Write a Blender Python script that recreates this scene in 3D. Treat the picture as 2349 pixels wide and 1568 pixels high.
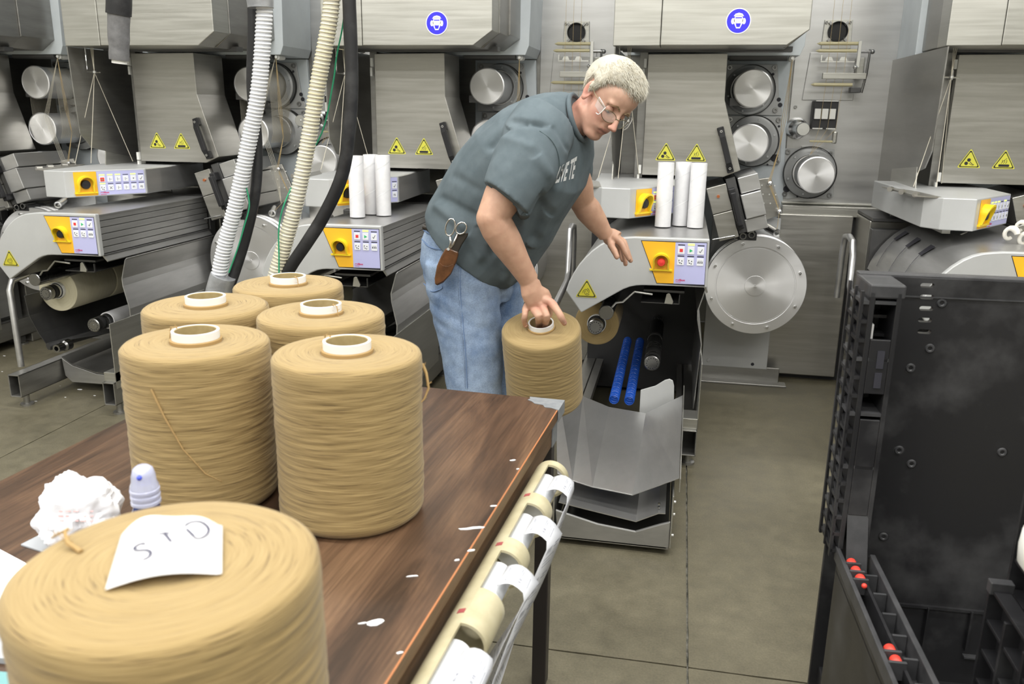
import bpy, bmesh, math, random
from mathutils import Vector, Matrix
from math import sin, cos, pi, radians, atan2, sqrt, floor, exp
import mathutils.noise as mn
random.seed(7)
for o in list(bpy.data.objects): bpy.data.objects.remove(o)
SC = bpy.context.scene; COL = SC.collection
# ------------------------------------------------------------------ camera, world, lights, exposure
# everything is laid out in survey units and brought to metres by S at the very end
S = 0.915
H = 1.58; F = 1934.0; TH = radians(15.36); RO = radians(.8); YA = radians(10.97); P = 1.4807
CW = Vector((-sin(YA)*cos(TH), cos(YA)*cos(TH), -sin(TH)))
_r0 = Vector((cos(YA), sin(YA), 0)); _u0 = _r0.cross(CW)
CR = _r0*cos(RO) + _u0*sin(RO); CU = -_r0*sin(RO) + _u0*cos(RO)
CC = Vector((0, 0, H))
cd = bpy.data.cameras.new('camera'); cam = bpy.data.objects.new('camera', cd); COL.objects.link(cam)
cd.sensor_width = 36; cd.lens = F/2349*36; cd.clip_start = .05
cam.matrix_world = Matrix.Translation(CC) @ Matrix((CR, CU, -CW)).transposed().to_4x4()
cd.dof.use_dof = True; cd.dof.focus_distance = 3.1*S; cd.dof.aperture_fstop = 7.0
SC.camera = cam
wd = bpy.data.worlds.new('world'); SC.world = wd; wd.use_nodes = True
wd.node_tree.nodes['Background'].inputs[0].default_value = (.9, .93, 1, 1)
wd.node_tree.nodes['Background'].inputs[1].default_value = .35
SC.view_settings.view_transform = 'Standard'; SC.view_settings.look = 'None'
SC.view_settings.gamma = 1; SC.view_settings.use_curve_mapping = False
SC.view_settings.exposure = 0.0
LAMPS = []
def area(name, loc, rot, sx, sy, power, color):
    l = bpy.data.lights.new(name, 'AREA'); l.shape = 'RECTANGLE'; l.size = sx; l.size_y = sy
    l.energy = power; l.color = color
    o = bpy.data.objects.new(name, l); COL.objects.link(o); o.location = loc; o.rotation_euler = rot
    LAMPS.append(o); return o
CEIL = 4.3
FIX = [(x, y) for y in (-3.4, -1.3, .9, 2.9) for x in (-4.6, -2.2, .2, 2.6)]
for x, y in FIX:
    area('ceiling_lamp_light', (x, y, CEIL-.12), (0, 0, 0), 1.8,   .34, 46, (1, .985, .94))
# ------------------------------------------------------------------ helpers
def at(px, py, x=None, y=None, z=None, d=None):
    q = CW + CR*((px-1174.5)/F) - CU*((py-784)/F)
    if d is not None: t = d
    elif x is not None: t = (x-CC.x)/q.x
    elif y is not None: t = (y-CC.y)/q.y
    else: t = (z-CC.z)/q.z
    return CC + q*t
MATS = {}
def mat(name, color=(.5, .5, .5), rough=.5, metal=0., noise=None, bump=None, color2=None, stretch=(1, 1, 1),
        trans=0., alpha=1., ior=1.45, coat=0., uv=False, contrast=(.35, .65), sss=0., rvar=0., emit=None):
    m = bpy.data.materials.new(name); m.use_nodes = True; nt = m.node_tree; b = nt.nodes['Principled BSDF']
    c = tuple(color)+(1,)
    b.inputs['Base Color'].default_value = c; b.inputs['Roughness'].default_value = rough
    b.inputs['Metallic'].default_value = metal; b.inputs['IOR'].default_value = ior
    b.inputs['Transmission Weight'].default_value = trans; b.inputs['Alpha'].default_value = alpha
    b.inputs['Coat Weight'].default_value = coat
    if sss: b.inputs['Subsurface Weight'].default_value = sss; b.inputs['Subsurface Radius'].default_value = (.02, .008, .004); b.inputs['Subsurface Scale'].default_value = .5
    if emit: b.inputs['Emission Color'].default_value = tuple(emit[:3])+(1,); b.inputs['Emission Strength'].default_value = emit[3]
    if noise or bump or rvar:
        tc = nt.nodes.new('ShaderNodeTexCoord'); mp = nt.nodes.new('ShaderNodeMapping')
        mp.inputs['Scale'].default_value = stretch
        nt.links.new(tc.outputs['UV' if uv else 'Object'], mp.inputs[0])
        n = nt.nodes.new('ShaderNodeTexNoise'); n.inputs['Scale'].default_value = noise or 20
        n.inputs['Detail'].default_value = 6; n.inputs['Roughness'].default_value = .6
        nt.links.new(mp.outputs[0], n.inputs['Vector'])
        if color2:
            rp = nt.nodes.new('ShaderNodeValToRGB'); rp.color_ramp.elements[0].position = contrast[0]; rp.color_ramp.elements[1].position = contrast[1]
            rp.color_ramp.elements[0].color = c; rp.color_ramp.elements[1].color = tuple(color2)+(1,)
            nt.links.new(n.outputs['Fac'], rp.inputs[0]); nt.links.new(rp.outputs[0], b.inputs['Base Color'])
        if bump:
            bp = nt.nodes.new('ShaderNodeBump'); bp.inputs['Strength'].default_value = bump[0]; bp.inputs['Distance'].default_value = bump[1]
            nt.links.new(n.outputs['Fac'], bp.inputs['Height']); nt.links.new(bp.outputs[0], b.inputs['Normal'])
        if rvar:
            mr = nt.nodes.new('ShaderNodeMapRange'); mr.inputs[3].default_value = rough-rvar; mr.inputs[4].default_value = rough+rvar
            mr.inputs[1].default_value = .3; mr.inputs[2].default_value = .7
            nt.links.new(n.outputs['Fac'], mr.inputs[0]); nt.links.new(mr.outputs[0], b.inputs['Roughness'])
    MATS[name] = m; return m
M = MATS
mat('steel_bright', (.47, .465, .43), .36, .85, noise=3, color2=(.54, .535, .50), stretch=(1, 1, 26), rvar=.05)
mat('steel_door', (.43, .42, .39), .34, .85, noise=3, color2=(.50, .49, .46), stretch=(1, 1, 16), rvar=.05)
mat('steel_back', (.52, .52, .52), .36, .85, noise=2, color2=(.60, .60, .60), stretch=(1, 1, 10), rvar=.05)
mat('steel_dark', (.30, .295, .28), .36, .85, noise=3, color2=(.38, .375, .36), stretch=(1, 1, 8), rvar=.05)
mat('steel_cover', (.50, .50, .50), .36, .8, noise=5, color2=(.40, .40, .40), stretch=(1, .4, 3), rvar=.06)
mat('turned_steel', (.72, .72, .72), .24, 1.0, rvar=.05, noise=9)
_m = mat('spun_steel', (.78, .78, .79), .36, .80, rvar=.04, noise=9); _b = _m.node_tree.nodes['Principled BSDF']; _b.inputs['Anisotropic'].default_value = .82
_t = _m.node_tree.nodes.new('ShaderNodeTangent'); _t.direction_type = 'RADIAL'; _t.axis = 'Y'; _m.node_tree.links.new(_t.outputs[0], _b.inputs['Tangent'])
mat('turned_dark', (.34, .34, .34), .28, 1.0, rvar=.05, noise=9)
mat('chrome', (.8, .8, .8), .12, 1.0)
mat('pale_paint', (.72, .78, .82), .45, 0, noise=3, color2=(.62, .67, .71), rvar=.05)
mat('silver_paint', (.56, .57, .575), .42, .25, noise=3, color2=(.50, .51, .515))
mat('dark_interior', (.030, .030, .032), .5)  # near-black backing colour; puts shade into gaps and the open winder's interior
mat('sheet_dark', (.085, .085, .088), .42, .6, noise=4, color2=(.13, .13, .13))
mat('black_plastic', (.018, .018, .02), .42)
mat('black_rubber', (.022, .022, .022), .6)
mat('yellow_plate', (.93, .50, .03), .35, coat=.3)
mat('yellow_plastic', (.92, .66, .02), .35, coat=.3)
mat('lilac', (.50, .51, .80), .4, coat=.3)
mat('key_white', (.82, .84, .9), .35)
mat('print_black', (.03, .03, .04), .5)
mat('print_red', (.75, .05, .05), .5)
mat('print_brand', (.6, .03, .15), .5)
mat('print_green', (.05, .5, .2), .5)
mat('led_green', (.75, .9, .3), .4, emit=(.75, .9, .2, .6))
mat('knob_red', (.75, .05, .04), .35, coat=.3)
mat('sign_yellow', (.83, .80, .10), .45)
mat('sign_olive', (.55, .50, .04), .45)
mat('sign_blue', (.04, .03, .85), .4)
mat('sign_white', (.9, .9, .92), .4)
mat('ceramic', (.60, .54, .33), .3, coat=.3)
mat('white_plastic', (.85, .85, .82), .4)
mat('white_tube', (.70, .70, .72), .55, noise=30, color2=(.64, .64, .66))
mat('blue_coil', (.01, .08, .45), .35)
mat('yarn_white', (.66, .63, .48), .85)
mat('wall_paint', (.62, .62, .58), .7, noise=2, color2=(.56, .56, .53))
mat('ceiling_paint', (.72, .72, .70), .8)
mat('lamp_glow', (1, 1, 1), .5, emit=(1, .98, .93, 3.0))
mat('lamp_body', (.75, .75, .75), .5)
mat('copper', (.6, .2, .08), .4, .8)
mat('yarn_thread', (.62, .58, .48), .8)
mat('thread_tan', (.55, .42, .22), .8)

def wpos(o):
    v = Vector((0, 0, 0))
    while o: v += o.location; o = o.parent
    return v
def frame(axis):
    a = Vector(axis).normalized(); h = Vector((0, 0, 1)) if abs(a.z) < .9 else Vector((1, 0, 0))
    x = h.cross(a).normalized(); return a, x, a.cross(x)
class MB:
    def __init__(s): s.v = []; s.f = []; s.m = []; s.sm = []; s.uv = {}; s.mi = 0; s.smooth = False
    def add(s, vs, fs, uvs=None):
        o = len(s.v); s.v += [Vector(p) for p in vs]
        for i, f in enumerate(fs):
            s.f.append([o+j for j in f]); s.m.append(s.mi); s.sm.append(s.smooth)
            if uvs: s.uv[len(s.f)-1] = [uvs[j] for j in f] if not isinstance(uvs[0], list) else uvs[i]
        return s
    def box(s, a, b):
        x0, y0, z0 = a; x1, y1, z1 = b
        v = [(x0,y0,z0),(x1,y0,z0),(x1,y1,z0),(x0,y1,z0),(x0,y0,z1),(x1,y0,z1),(x1,y1,z1),(x0,y1,z1)]
        return s.add(v, [(0,3,2,1),(4,5,6,7),(0,1,5,4),(1,2,6,5),(2,3,7,6),(3,0,4,7)])
    def obox(s, c, ax, ay, az, hx, hy, hz):
        c = Vector(c); ax, ay, az = Vector(ax).normalized(), Vector(ay).normalized(), Vector(az).normalized()
        v = [c+ax*hx*i+ay*hy*j+az*hz*k for k in (-1, 1) for i, j in ((-1,-1),(1,-1),(1,1),(-1,1))]
        return s.add(v, [(0,3,2,1),(4,5,6,7),(0,1,5,4),(1,2,6,5),(2,3,7,6),(3,0,4,7)])
    def prism(s, pts, off):
        n = len(pts); off = Vector(off); a = [Vector(p) for p in pts]
        return s.add(a+[p+off for p in a], [list(range(n)), list(range(2*n-1, n-1, -1))]+[(i, i+n, (i+1) % n+n, (i+1) % n) for i in range(n)])
    def pxz(s, pts, y0, y1): return s.prism([(x, y0, z) for x, z in pts], (0, y1-y0, 0))
    def pxy(s, pts, z0, z1): return s.prism([(x, y, z0) for x, y in pts], (0, 0, z1-z0))
    def sheet(s, pts, off, t=.004):
        # open polyline with thickness t, swept by off
        off = Vector(off); n = len(pts); p = [Vector(q) for q in pts]; q = []
        for i in range(n):
            d = (p[min(i+1, n-1)]-p[max(i-1, 0)]).normalized(); q.append(p[i]+d.cross(off.normalized())*t)
        return s.prism(p+q[::-1], off)
    def tube(s, path, r, n=12, cap=True, squash=None):
        path = [Vector(p) for p in path]; k = len(path); R = r if isinstance(r, (list, tuple)) else [r]*k
        t = (path[1]-path[0]).normalized(); _, x, y = frame(t); vs = []
        for i in range(k):
            t2 = (path[min(i+1, k-1)]-path[max(i-1, 0)]).normalized()
            q = t.rotation_difference(t2); x = q @ x; t = t2; x = (x-t*x.dot(t)).normalized(); y = t.cross(x)
            vs += [path[i]+(x*cos(2*pi*j/n)+y*sin(2*pi*j/n))*R[i] for j in range(n)]
        fs = [(i*n+j, i*n+(j+1) % n, (i+1)*n+(j+1) % n, (i+1)*n+j) for i in range(k-1) for j in range(n)]
        if cap: fs += [list(range(n))[::-1], [(k-1)*n+j for j in range(n)]]
        return s.add(vs, fs)
    def lathe(s, prof, c, axis, n=32, closed=False):
        # prof: (radius, distance along axis)
        a, x, y = frame(axis); c = Vector(c); vs = []
        for r, h in prof: vs += [c+a*h+(x*cos(2*pi*j/n)+y*sin(2*pi*j/n))*max(r, 1e-5) for j in range(n)]
        k = len(prof); fs = [(i*n+j, i*n+(j+1) % n, ((i+1) % k)*n+(j+1) % n, ((i+1) % k)*n+j) for i in range(k if closed else k-1) for j in range(n)]
        return s.add(vs, fs)
    def cyl(s, c, axis, r, h, n=24, ch=0):
        if ch: return s.lathe([(0, 0), (r-ch, 0), (r, ch), (r, h-ch), (r-ch, h), (0, h)], c, axis, n)
        return s.lathe([(0, 0), (r, 0), (r, h), (0, h)], c, axis, n)
    def sphere(s, c, r, n=12, k=8, sc=(1, 1, 1)):
        c = Vector(c); vs = []
        for i in range(k+1):
            a = -pi/2+pi*i/k; vs += [c+Vector((r*cos(a)*cos(2*pi*j/n)*sc[0], r*cos(a)*sin(2*pi*j/n)*sc[1], r*sin(a)*sc[2])) for j in range(n)]
        return s.add(vs, [(i*n+j, i*n+(j+1) % n, (i+1)*n+(j+1) % n, (i+1)*n+j) for i in range(k) for j in range(n)])
    def poly(s, pts): return s.add(pts, [list(range(len(pts)))])
    def build(s, name, mats, parent=None, smooth=None, bevel=0, label=None, kind=None, group=None, category=None, norm=True):
        me = bpy.data.meshes.new(name); o0 = wpos(parent) if parent else Vector((0, 0, 0))
        me.from_pydata([v-o0 for v in s.v], [], s.f)
        if isinstance(mats, (str, bpy.types.Material)): mats = [mats]
        for q in mats: me.materials.append(M[q] if isinstance(q, str) else q)
        for i, p in enumerate(me.polygons): p.material_index = s.m[i]; p.use_smooth = s.sm[i]
        if s.uv:
            ul = me.uv_layers.new(name='UVMap')
            for i, p in enumerate(me.polygons):
                if i in s.uv:
                    for li, c in zip(p.loop_indices, s.uv[i]): ul.data[li].uv = c
        if norm:
            bm = bmesh.new(); bm.from_mesh(me); bmesh.ops.recalc_face_normals(bm, faces=bm.faces); bm.to_mesh(me); bm.free()
        if smooth: me.shade_smooth(); me.set_sharp_from_angle(angle=radians(smooth))
        o = bpy.data.objects.new(name, me); COL.objects.link(o); o.parent = parent
        if bevel:
            b = o.modifiers.new('bevel', 'BEVEL'); b.width = bevel; b.segments = 2; b.limit_method = 'ANGLE'; b.angle_limit = radians(40)
        for k, v in (('label', label), ('kind', kind), ('group', group), ('category', category)):
            if v: o[k] = v
        return o
def thing(name, label, cat, loc=(0, 0, 0), group=None):
    o = bpy.data.objects.new(name, None); COL.objects.link(o); o.location = loc; o.empty_display_size = .1
    o['label'] = label; o['category'] = cat
    if group: o['group'] = group
    return o
def tagt(o, label, cat, group=None):
    o['label'] = label; o['category'] = cat
    if group: o['group'] = group
    return o
def copy_tree(o, parent=None, off=None):
    c = o.copy(); COL.objects.link(c); c.parent = parent
    if off is not None: c.location = o.location+Vector(off)
    for ch in list(o.children): copy_tree(ch, c)
    return c
class Plane:      # flat decal frame: origin o, right u, up v, normal n
    def __init__(s, o, u, n):
        s.o = Vector(o); s.u = Vector(u).normalized(); s.n = Vector(n).normalized(); s.v = s.n.cross(s.u).normalized()
    def p(s, a, b, h=0): return s.o+s.u*a+s.v*b+s.n*h
    def poly(s, mb, pts, h, t=.0012):
        mb.prism([s.p(a, b, h-t) for a, b in pts], s.n*t)
    def rect(s, mb, a, b, w, hh, h, t=.0012, r=0):
        if r:
            pts = []
            for cx, cy, a0 in ((a+w-r, b+r, -90), (a+w-r, b+hh-r, 0), (a+r, b+hh-r, 90), (a+r, b+r, 180)):
                pts += [(cx+r*cos(radians(a0+k*30)), cy+r*sin(radians(a0+k*30))) for k in range(4)]
        else: pts = [(a, b), (a+w, b), (a+w, b+hh), (a, b+hh)]
        s.poly(mb, pts, h, t)
    def disc(s, mb, a, b, r, h, t=.0012, n=24, ry=None): s.poly(mb, [(a+r*cos(2*pi*k/n), b+(ry or r)*sin(2*pi*k/n)) for k in range(n)], h, t)
    def line(s, mb, pts, w, h, t=.0012):
        for (a, b), (c, d) in zip(pts[:-1], pts[1:]):
            L = sqrt((c-a)**2+(d-b)**2) or 1e-6; nx, ny = -(d-b)/L*w/2, (c-a)/L*w/2
            s.poly(mb, [(a-nx, b-ny), (c-nx, d-ny), (c+nx, d+ny), (a+nx, b+ny)], h, t)
    def text(s, mb, txt, a, b, size, h, shear=0, t=.001, bold=0, sx=1):
        cu = bpy.data.curves.new('txt', 'FONT'); cu.body = txt; cu.size = size; cu.shear = shear; cu.extrude = 0; cu.offset = bold
        o = bpy.data.objects.new('txt', cu); COL.objects.link(o)
        dg = bpy.context.evaluated_depsgraph_get(); me = bpy.data.meshes.new_from_object(o.evaluated_get(dg))
        mb.add([s.p(a+v.co.x*sx, b+v.co.y, h) for v in me.vertices], [list(p.vertices) for p in me.polygons])
        bpy.data.objects.remove(o); bpy.data.curves.remove(cu); bpy.data.meshes.remove(me)
def arc(cx, cy, r, a0, a1, n=8): return [(cx+r*cos(radians(a0+(a1-a0)*k/n)), cy+r*sin(radians(a0+(a1-a0)*k/n))) for k in range(n+1)]

# ------------------------------------------------------------------ room
XL, XR, YB, YF = -7.5, 5.5, 6.6, -5.5
def struct(name, mb, m, **k): return mb.build(name, m, kind='structure', **k)
b = MB(); b.box((XL, YB, 0), (XR, YB+.15, CEIL)); struct('wall_back', b, 'wall_paint')
b = MB(); b.box((XL, YF-.15, 0), (XR, YF, CEIL)); struct('wall_front', b, 'wall_paint')
b = MB(); b.box((XL-.15, YF, 0), (XL, YB, CEIL)); struct('wall_left', b, 'wall_paint')
b = MB(); b.box((XR, YF, 0), (XR+.15, YB, CEIL)); struct('wall_right', b, 'wall_paint')
b = MB(); b.box((XL, YF, CEIL), (XR, YB, CEIL+.15)); struct('ceiling', b, 'ceiling_paint')
def concrete():
    m = bpy.data.materials.new('concrete'); m.use_nodes = True; nt = m.node_tree; p = nt.nodes['Principled BSDF']
    tc = nt.nodes.new('ShaderNodeTexCoord')
    def nz(sc, det, rg=.6):
        n = nt.nodes.new('ShaderNodeTexNoise'); n.inputs['Scale'].default_value = sc; n.inputs['Detail'].default_value = det
        n.inputs['Roughness'].default_value = rg; nt.links.new(tc.outputs['Object'], n.inputs['Vector']); return n
    a, bn, c = nz(1.3, 5), nz(14, 8, .7), nz(160, 3)
    r1 = nt.nodes.new('ShaderNodeValToRGB'); e = r1.color_ramp.elements
    e[0].position = .3; e[0].color = (.105, .094, .062, 1); e[1].position = .7; e[1].color = (.170, .153, .105, 1)
    nt.links.new(a.outputs[0], r1.inputs[0])
    mx = nt.nodes.new('ShaderNodeMixRGB'); mx.blend_type = 'OVERLAY'; mx.inputs[0].default_value = .5
    nt.links.new(r1.outputs[0], mx.inputs[1]); nt.links.new(bn.outputs[0], mx.inputs[2])
    mx2 = nt.nodes.new('ShaderNodeMixRGB'); mx2.blend_type = 'OVERLAY'; mx2.inputs[0].default_value = .35
    nt.links.new(mx.outputs[0], mx2.inputs[1]); nt.links.new(c.outputs[0], mx2.inputs[2]); nt.links.new(mx2.outputs[0], p.inputs['Base Color'])
    mr = nt.nodes.new('ShaderNodeMapRange'); mr.inputs[3].default_value = .32; mr.inputs[4].default_value = .62
    nt.links.new(bn.outputs[0], mr.inputs[0]); nt.links.new(mr.outputs[0], p.inputs['Roughness'])
    bu = nt.nodes.new('ShaderNodeBump'); bu.inputs['Strength'].default_value = .15; bu.inputs['Distance'].default_value = .004
    nt.links.new(bn.outputs[0], bu.inputs['Height']); nt.links.new(bu.outputs[0], p.inputs['Normal'])
    M['concrete'] = m
concrete(); mat('joint', (.30, .29, .25), .8, noise=30, color2=(.05, .05, .04))
b = MB(); b.box((XL, YF, -.15), (XR, YB, -.012)); fl = struct('floor', b, 'joint')
# slabs with sawn, chipped joints
xs = [XL, -3.0, .113, 3.2, XR]; ys = [YF, -.9, 2.212, 5.4, YB]
def jag(a, b_, fixed, ax, sgn):
    n = max(2, int(abs(b_-a)/.03)); out = []
    for i in range(n+1):
        t = a+(b_-a)*i/n; g = .0022+.0035*abs(mn.noise(Vector((t*9, fixed*3, sgn))))
        out.append((t, fixed+sgn*g) if ax == 'x' else (fixed+sgn*g, t))
    return out
for i in range(4):
    for j in range(4):
        x0, x1, y0, y1 = xs[i], xs[i+1], ys[j], ys[j+1]
        pts = jag(x0+.006, x1-.006, y0, 'x', 1)+jag(y0+.006, y1-.006, x1, 'y', -1)+jag(x1-.006, x0+.006, y1, 'x', -1)+jag(y1-.006, y0+.006, x0, 'y', 1)
        b = MB(); b.prism([(x, y, 0) for x, y in pts], (0, 0, -.012)); b.build('slab', 'concrete', fl)
for i, (x, y) in enumerate(FIX):
    col, row = i % 4, i//4
    t = thing('ceiling_light', '%s fluorescent batten in %s row under the ceiling' % (('leftmost', 'second from left', 'third from left', 'rightmost')[col], ('the rear', 'the second', 'the third', 'the front')[row]), 'light', (x, y, CEIL), 'fluorescent battens under the ceiling')
    b = MB(); b.box((x-.92, y-.19, CEIL-.07), (x+.92, y+.19, CEIL)); b.build('housing', 'lamp_body', t)
    for s_ in (-.08, .08):
        b = MB(); b.smooth = True; b.cyl((x-.88, y+s_, CEIL-.09), (1, 0, 0), .018, 1.76, 12); b.build('lamp_tube', 'lamp_glow', t)
# ------------------------------------------------------------------ spinning machine (module), laid out at X = 0
def L3(px, py, y): v = at(px, py, y=y); return (v.x, v.z)
def decal_triangle(pl, cx, cy, w, kind, parent, name='warning_sign'):
    b = MB(); h = w*.9
    def tri(s, lv, t=.001):
        pts = []
        for k in range(3):
            a = radians(90+120*k); q = radians(90+120*k)
            c = (cx+cos(a)*w*.5*s, cy+sin(a)*w*.5*s)
            pts += [(c[0]+cos(a+d)*w*.045, c[1]+sin(a+d)*w*.045) for d in (-.9, -.3, .3, .9)]
        pl.poly(b, pts, lv, t)
    tri(1.1, .0015); b.mi = 1; tri(.96, .0022); b.mi = 0; tri(.80, .003); b.mi = 1
    z = .0036
    if kind == 'rollers':
        pl.disc(b, cx-.04*w, cy+.07*w, .085*w, z); pl.disc(b, cx-.15*w, cy-.10*w, .085*w, z)
        pl.line(b, [(cx+.02*w, cy-.02*w), (cx+.12*w, cy-.12*w), (cx+.22*w, cy-.17*w)], .03*w, z)
        pl.line(b, [(cx-.02*w, cy-.1*w), (cx+.08*w, cy-.16*w), (cx+.18*w, cy-.2*w)], .02*w, z)
    elif kind == 'hot':
        pl.rect(b, cx-.25*w, cy-.22*w, .5*w, .12*w, z, r=.04*w)
        for q in (-.1, 0, .1): pl.line(b, [(cx+q*w-.04*w, cy-.06*w), (cx+q*w+.02*w, cy+.02*w), (cx+q*w, cy+.12*w)], .018*w, z)
        pl.line(b, [(cx-.1*w, cy+.02*w), (cx+.1*w, cy+.2*w)], .018*w, z)
    else:
        for a0 in (0, 120, 240):
            pts = [(cx+cos(radians(a0+t))*w*(.06+.13*t/200), cy-.03*w+sin(radians(a0+t))*w*(.06+.13*t/200)) for t in range(0, 201, 25)]
            pl.line(b, pts, .018*w, z)
    return b.build(name, ['sign_yellow' if kind != 'spin' else 'sign_olive', 'print_black'], parent)
def glyph(pl, b, kind, x, y, s, h):
    # key symbols; x,y centre; s size; material slots: 0 white 1 black 2 red 3 green 4 led
    b.mi = 1
    if kind == 'stop': b.mi = 2; pl.rect(b, x-.25*s, y-.25*s, .5*s, .5*s, h)
    elif kind == 'play': b.mi = 3; pl.poly(b, [(x-.22*s, y-.28*s), (x+.3*s, y), (x-.22*s, y+.28*s)], h)
    elif kind == 'tick': pl.line(b, [(x-.22*s, y-.02*s), (x-.07*s, y-.25*s), (x+.25*s, y+.3*s)], .08*s, h)
    elif kind == 'cross': pl.line(b, [(x-.25*s, y-.25*s), (x+.25*s, y+.25*s)], .07*s, h); pl.line(b, [(x-.25*s, y+.25*s), (x+.25*s, y-.25*s)], .07*s, h)
    elif kind in ('F1', 'F2'): pl.text(b, kind, x-.27*s, y-.18*s, .5*s, h, bold=.0003)
    elif kind == 'dots':
        for q in ((-.25, .2), (.2, .1), (-.1, -.2), (.15, -.3)): pl.disc(b, x+q[0]*s, y+q[1]*s, .09*s, h, n=8)
        pl.line(b, [(x-.3*s, y+.25*s), (x-.3*s, y-.1*s), (x-.1*s, y-.3*s)], .03*s, h)
    elif kind == 'wind':
        for q in (-.3, 0, .3): pl.rect(b, x+q*s-.07*s, y-.2*s, .14*s, .3*s, h)
        pl.line(b, [(x-.35*s, y+.2*s), (x+.35*s, y+.2*s)], .03*s, h)
    elif kind == 'bar': pl.line(b, [(x-.1*s, y-.28*s), (x-.1*s, y+.28*s)], .06*s, h); pl.line(b, [(x+.05*s, y), (x+.28*s, y)], .05*s, h)
    elif kind == 'down': pl.poly(b, [(x-.15*s, y+.12*s), (x, y-.15*s), (x+.15*s, y+.12*s)], h)
    elif kind == 'redplay': b.mi = 2; pl.rect(b, x-.38*s, y-.38*s, .76*s, .76*s, h); b.mi = 3; pl.poly(b, [(x-.12*s, y-.18*s), (x+.18*s, y), (x-.12*s, y+.18*s)], h+.0005)
def knob_guard(pl, x, y, r, parent, red=False):
    # U-shaped yellow collar standing off the plate with the round knob inside
    b = MB(); b.smooth = True; D = .042
    out = arc(x, y, r, -20, 200, 16); inn = arc(x, y, r*.80, 200, -20, 16)
    out = [(x+r, y-r*1.05)]+out+[(x-r, y-r*1.05)]; inn = [(x-r*.80, y-r*1.05)]+inn+[(x+r*.80, y-r*1.05)]
    n = len(out)
    inn = inn[::-1]
    # D deep wall, taller at the top
    vs = []; fs = []
    for i in range(n):
        (a, c), (d, e) = out[i], inn[i]
        dep = D*(.35+.65*min(1, max(0, (c-(y-r*1.05))/(2*r))))
        vs += [pl.p(a, c, 0), pl.p(a, c, dep), pl.p(d, e, dep), pl.p(d, e, 0)]
    for i in range(n-1):
        for k in range(4): fs.append((i*4+k, i*4+(k+1) % 4, (i+1)*4+(k+1) % 4, (i+1)*4+k))
    fs += [(0, 1, 2, 3), tuple((n-1)*4+k for k in (3, 2, 1, 0))]
    b.add(vs, fs); pl.rect(b, x-r*1.35, y-r*1.22, r*2.7, r*.2, .012, t=.012)
    b.build('switch_guard', 'yellow_plastic', parent, smooth=35)
    b = MB(); b.smooth = True; q = pl.p(x, y-.1*r)
    if red: b.lathe([(0, .04), (r*.40, .038), (r*.5, .03), (r*.5, .022), (r*.3, .018), (r*.3, 0)], q, pl.n, 24)
    else: b.lathe([(0, .02), (r*.5, .018), (r*.56, .012), (r*.56, 0)], q, pl.n, 24)
    b.build('switch_knob', 'knob_red' if red else 'black_plastic', parent, smooth=35, label='red round emergency stop knob' if red else None)
def keypad(pl, x, y, w, h, keys, parent, cols, lit=(), brandpos=None):
    b = MB(); pl.rect(b, x, y, w, h, .002, r=.004); kp = b.build('keypad', 'lilac', parent)
    k0 = brandpos; KM = ['key_white', 'print_black', 'print_red', 'print_green', 'led_green', 'print_brand']
    for (cx, cy, s, kind, led) in keys:
        b = MB(); b.mi = 0; pl.rect(b, cx-.42*s, cy-.45*s, .84*s, .9*s, .0042, t=.0022, r=.002)
        b.mi = 4 if led else 1; pl.rect(b, cx-.42*s, cy+.56*s, .84*s, (.2 if led else .1)*s, .003)
        glyph(pl, b, kind, cx, cy-.05*s, s*.8, .0048)
        b.build('key', KM, parent)
    b = MB(); b.mi = 5
    if k0: pl.text(b, 'œrlikon', k0[0], k0[1], k0[2], .0028, bold=.0004); pl.line(b, [(k0[0], k0[1]-.006), (k0[0]+.03, k0[1]-.006)], .002, .0026)
    b.build('printed_mark', ['key_white', 'print_black', 'print_red', 'print_green', 'led_green', 'print_brand'], parent)
def galette(t, cx, yf, cz, r, yb, hr, hx=None, hz=None, mat_='turned_steel', plate=None, thr=0):
    hx = cx if hx is None else hx; hz = cz if hz is None else hz
    g = MB(); g.smooth = True
    g.lathe([(0, 0), (r*.03, 0), (r*.03, .002), (r-.006, .002), (r-.006, -.001), (r, .002), (r, .03), (r-.004, .033), (r-.004, yb-yf-.03), (r, yb-yf-.03), (r, yb-yf)], (cx, yf, cz), (0, 1, 0), 56)
    o = g.build('godet_roller', 'spun_steel', t, smooth=30)
    g = MB(); g.smooth = True
    g.lathe([(r+.004, -.06), (hr-.012, -.035), (hr, -.03), (hr, 0), (r, 0)], (hx, yb, hz), (0, 1, 0), 40)
    for k in range(6):
        a = k*pi/3+.3; g.cyl((hx+cos(a)*(hr-.018), yb-.05, hz+sin(a)*(hr-.018)), (0, 1, 0), .006, .02, 8)
    g.build('godet_housing', 'silver_paint', t, smooth=30)
    return o
def bolt(b, x, y, z, r=.014):
    b.lathe([(r*.45, .0), (r*.5, -.012), (r*.9, -.012), (r, -.008), (r, 0)], (x, y, z), (0, 1, 0), 14)
def plate_with_bolts(t, pts, y, mt, bolts, holes=(), th=.014):
    b = MB(); b.pxz(pts, y-th, y); p = b.build('mounting_plate', mt, t, bevel=.003)
    for bx, bz in bolts:
        b = MB(); b.smooth = True; bolt(b, bx, y-th, bz, .015); b.build('bolt', 'turned_dark', p, smooth=35)
    b = MB()
    for hx, hz, hr in holes: b.cyl((hx, y-th-.001, hz), (0, 1, 0), hr, .003, 12)
    if holes: b.build('drilled_hole', 'print_black', p)
    return p

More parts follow.
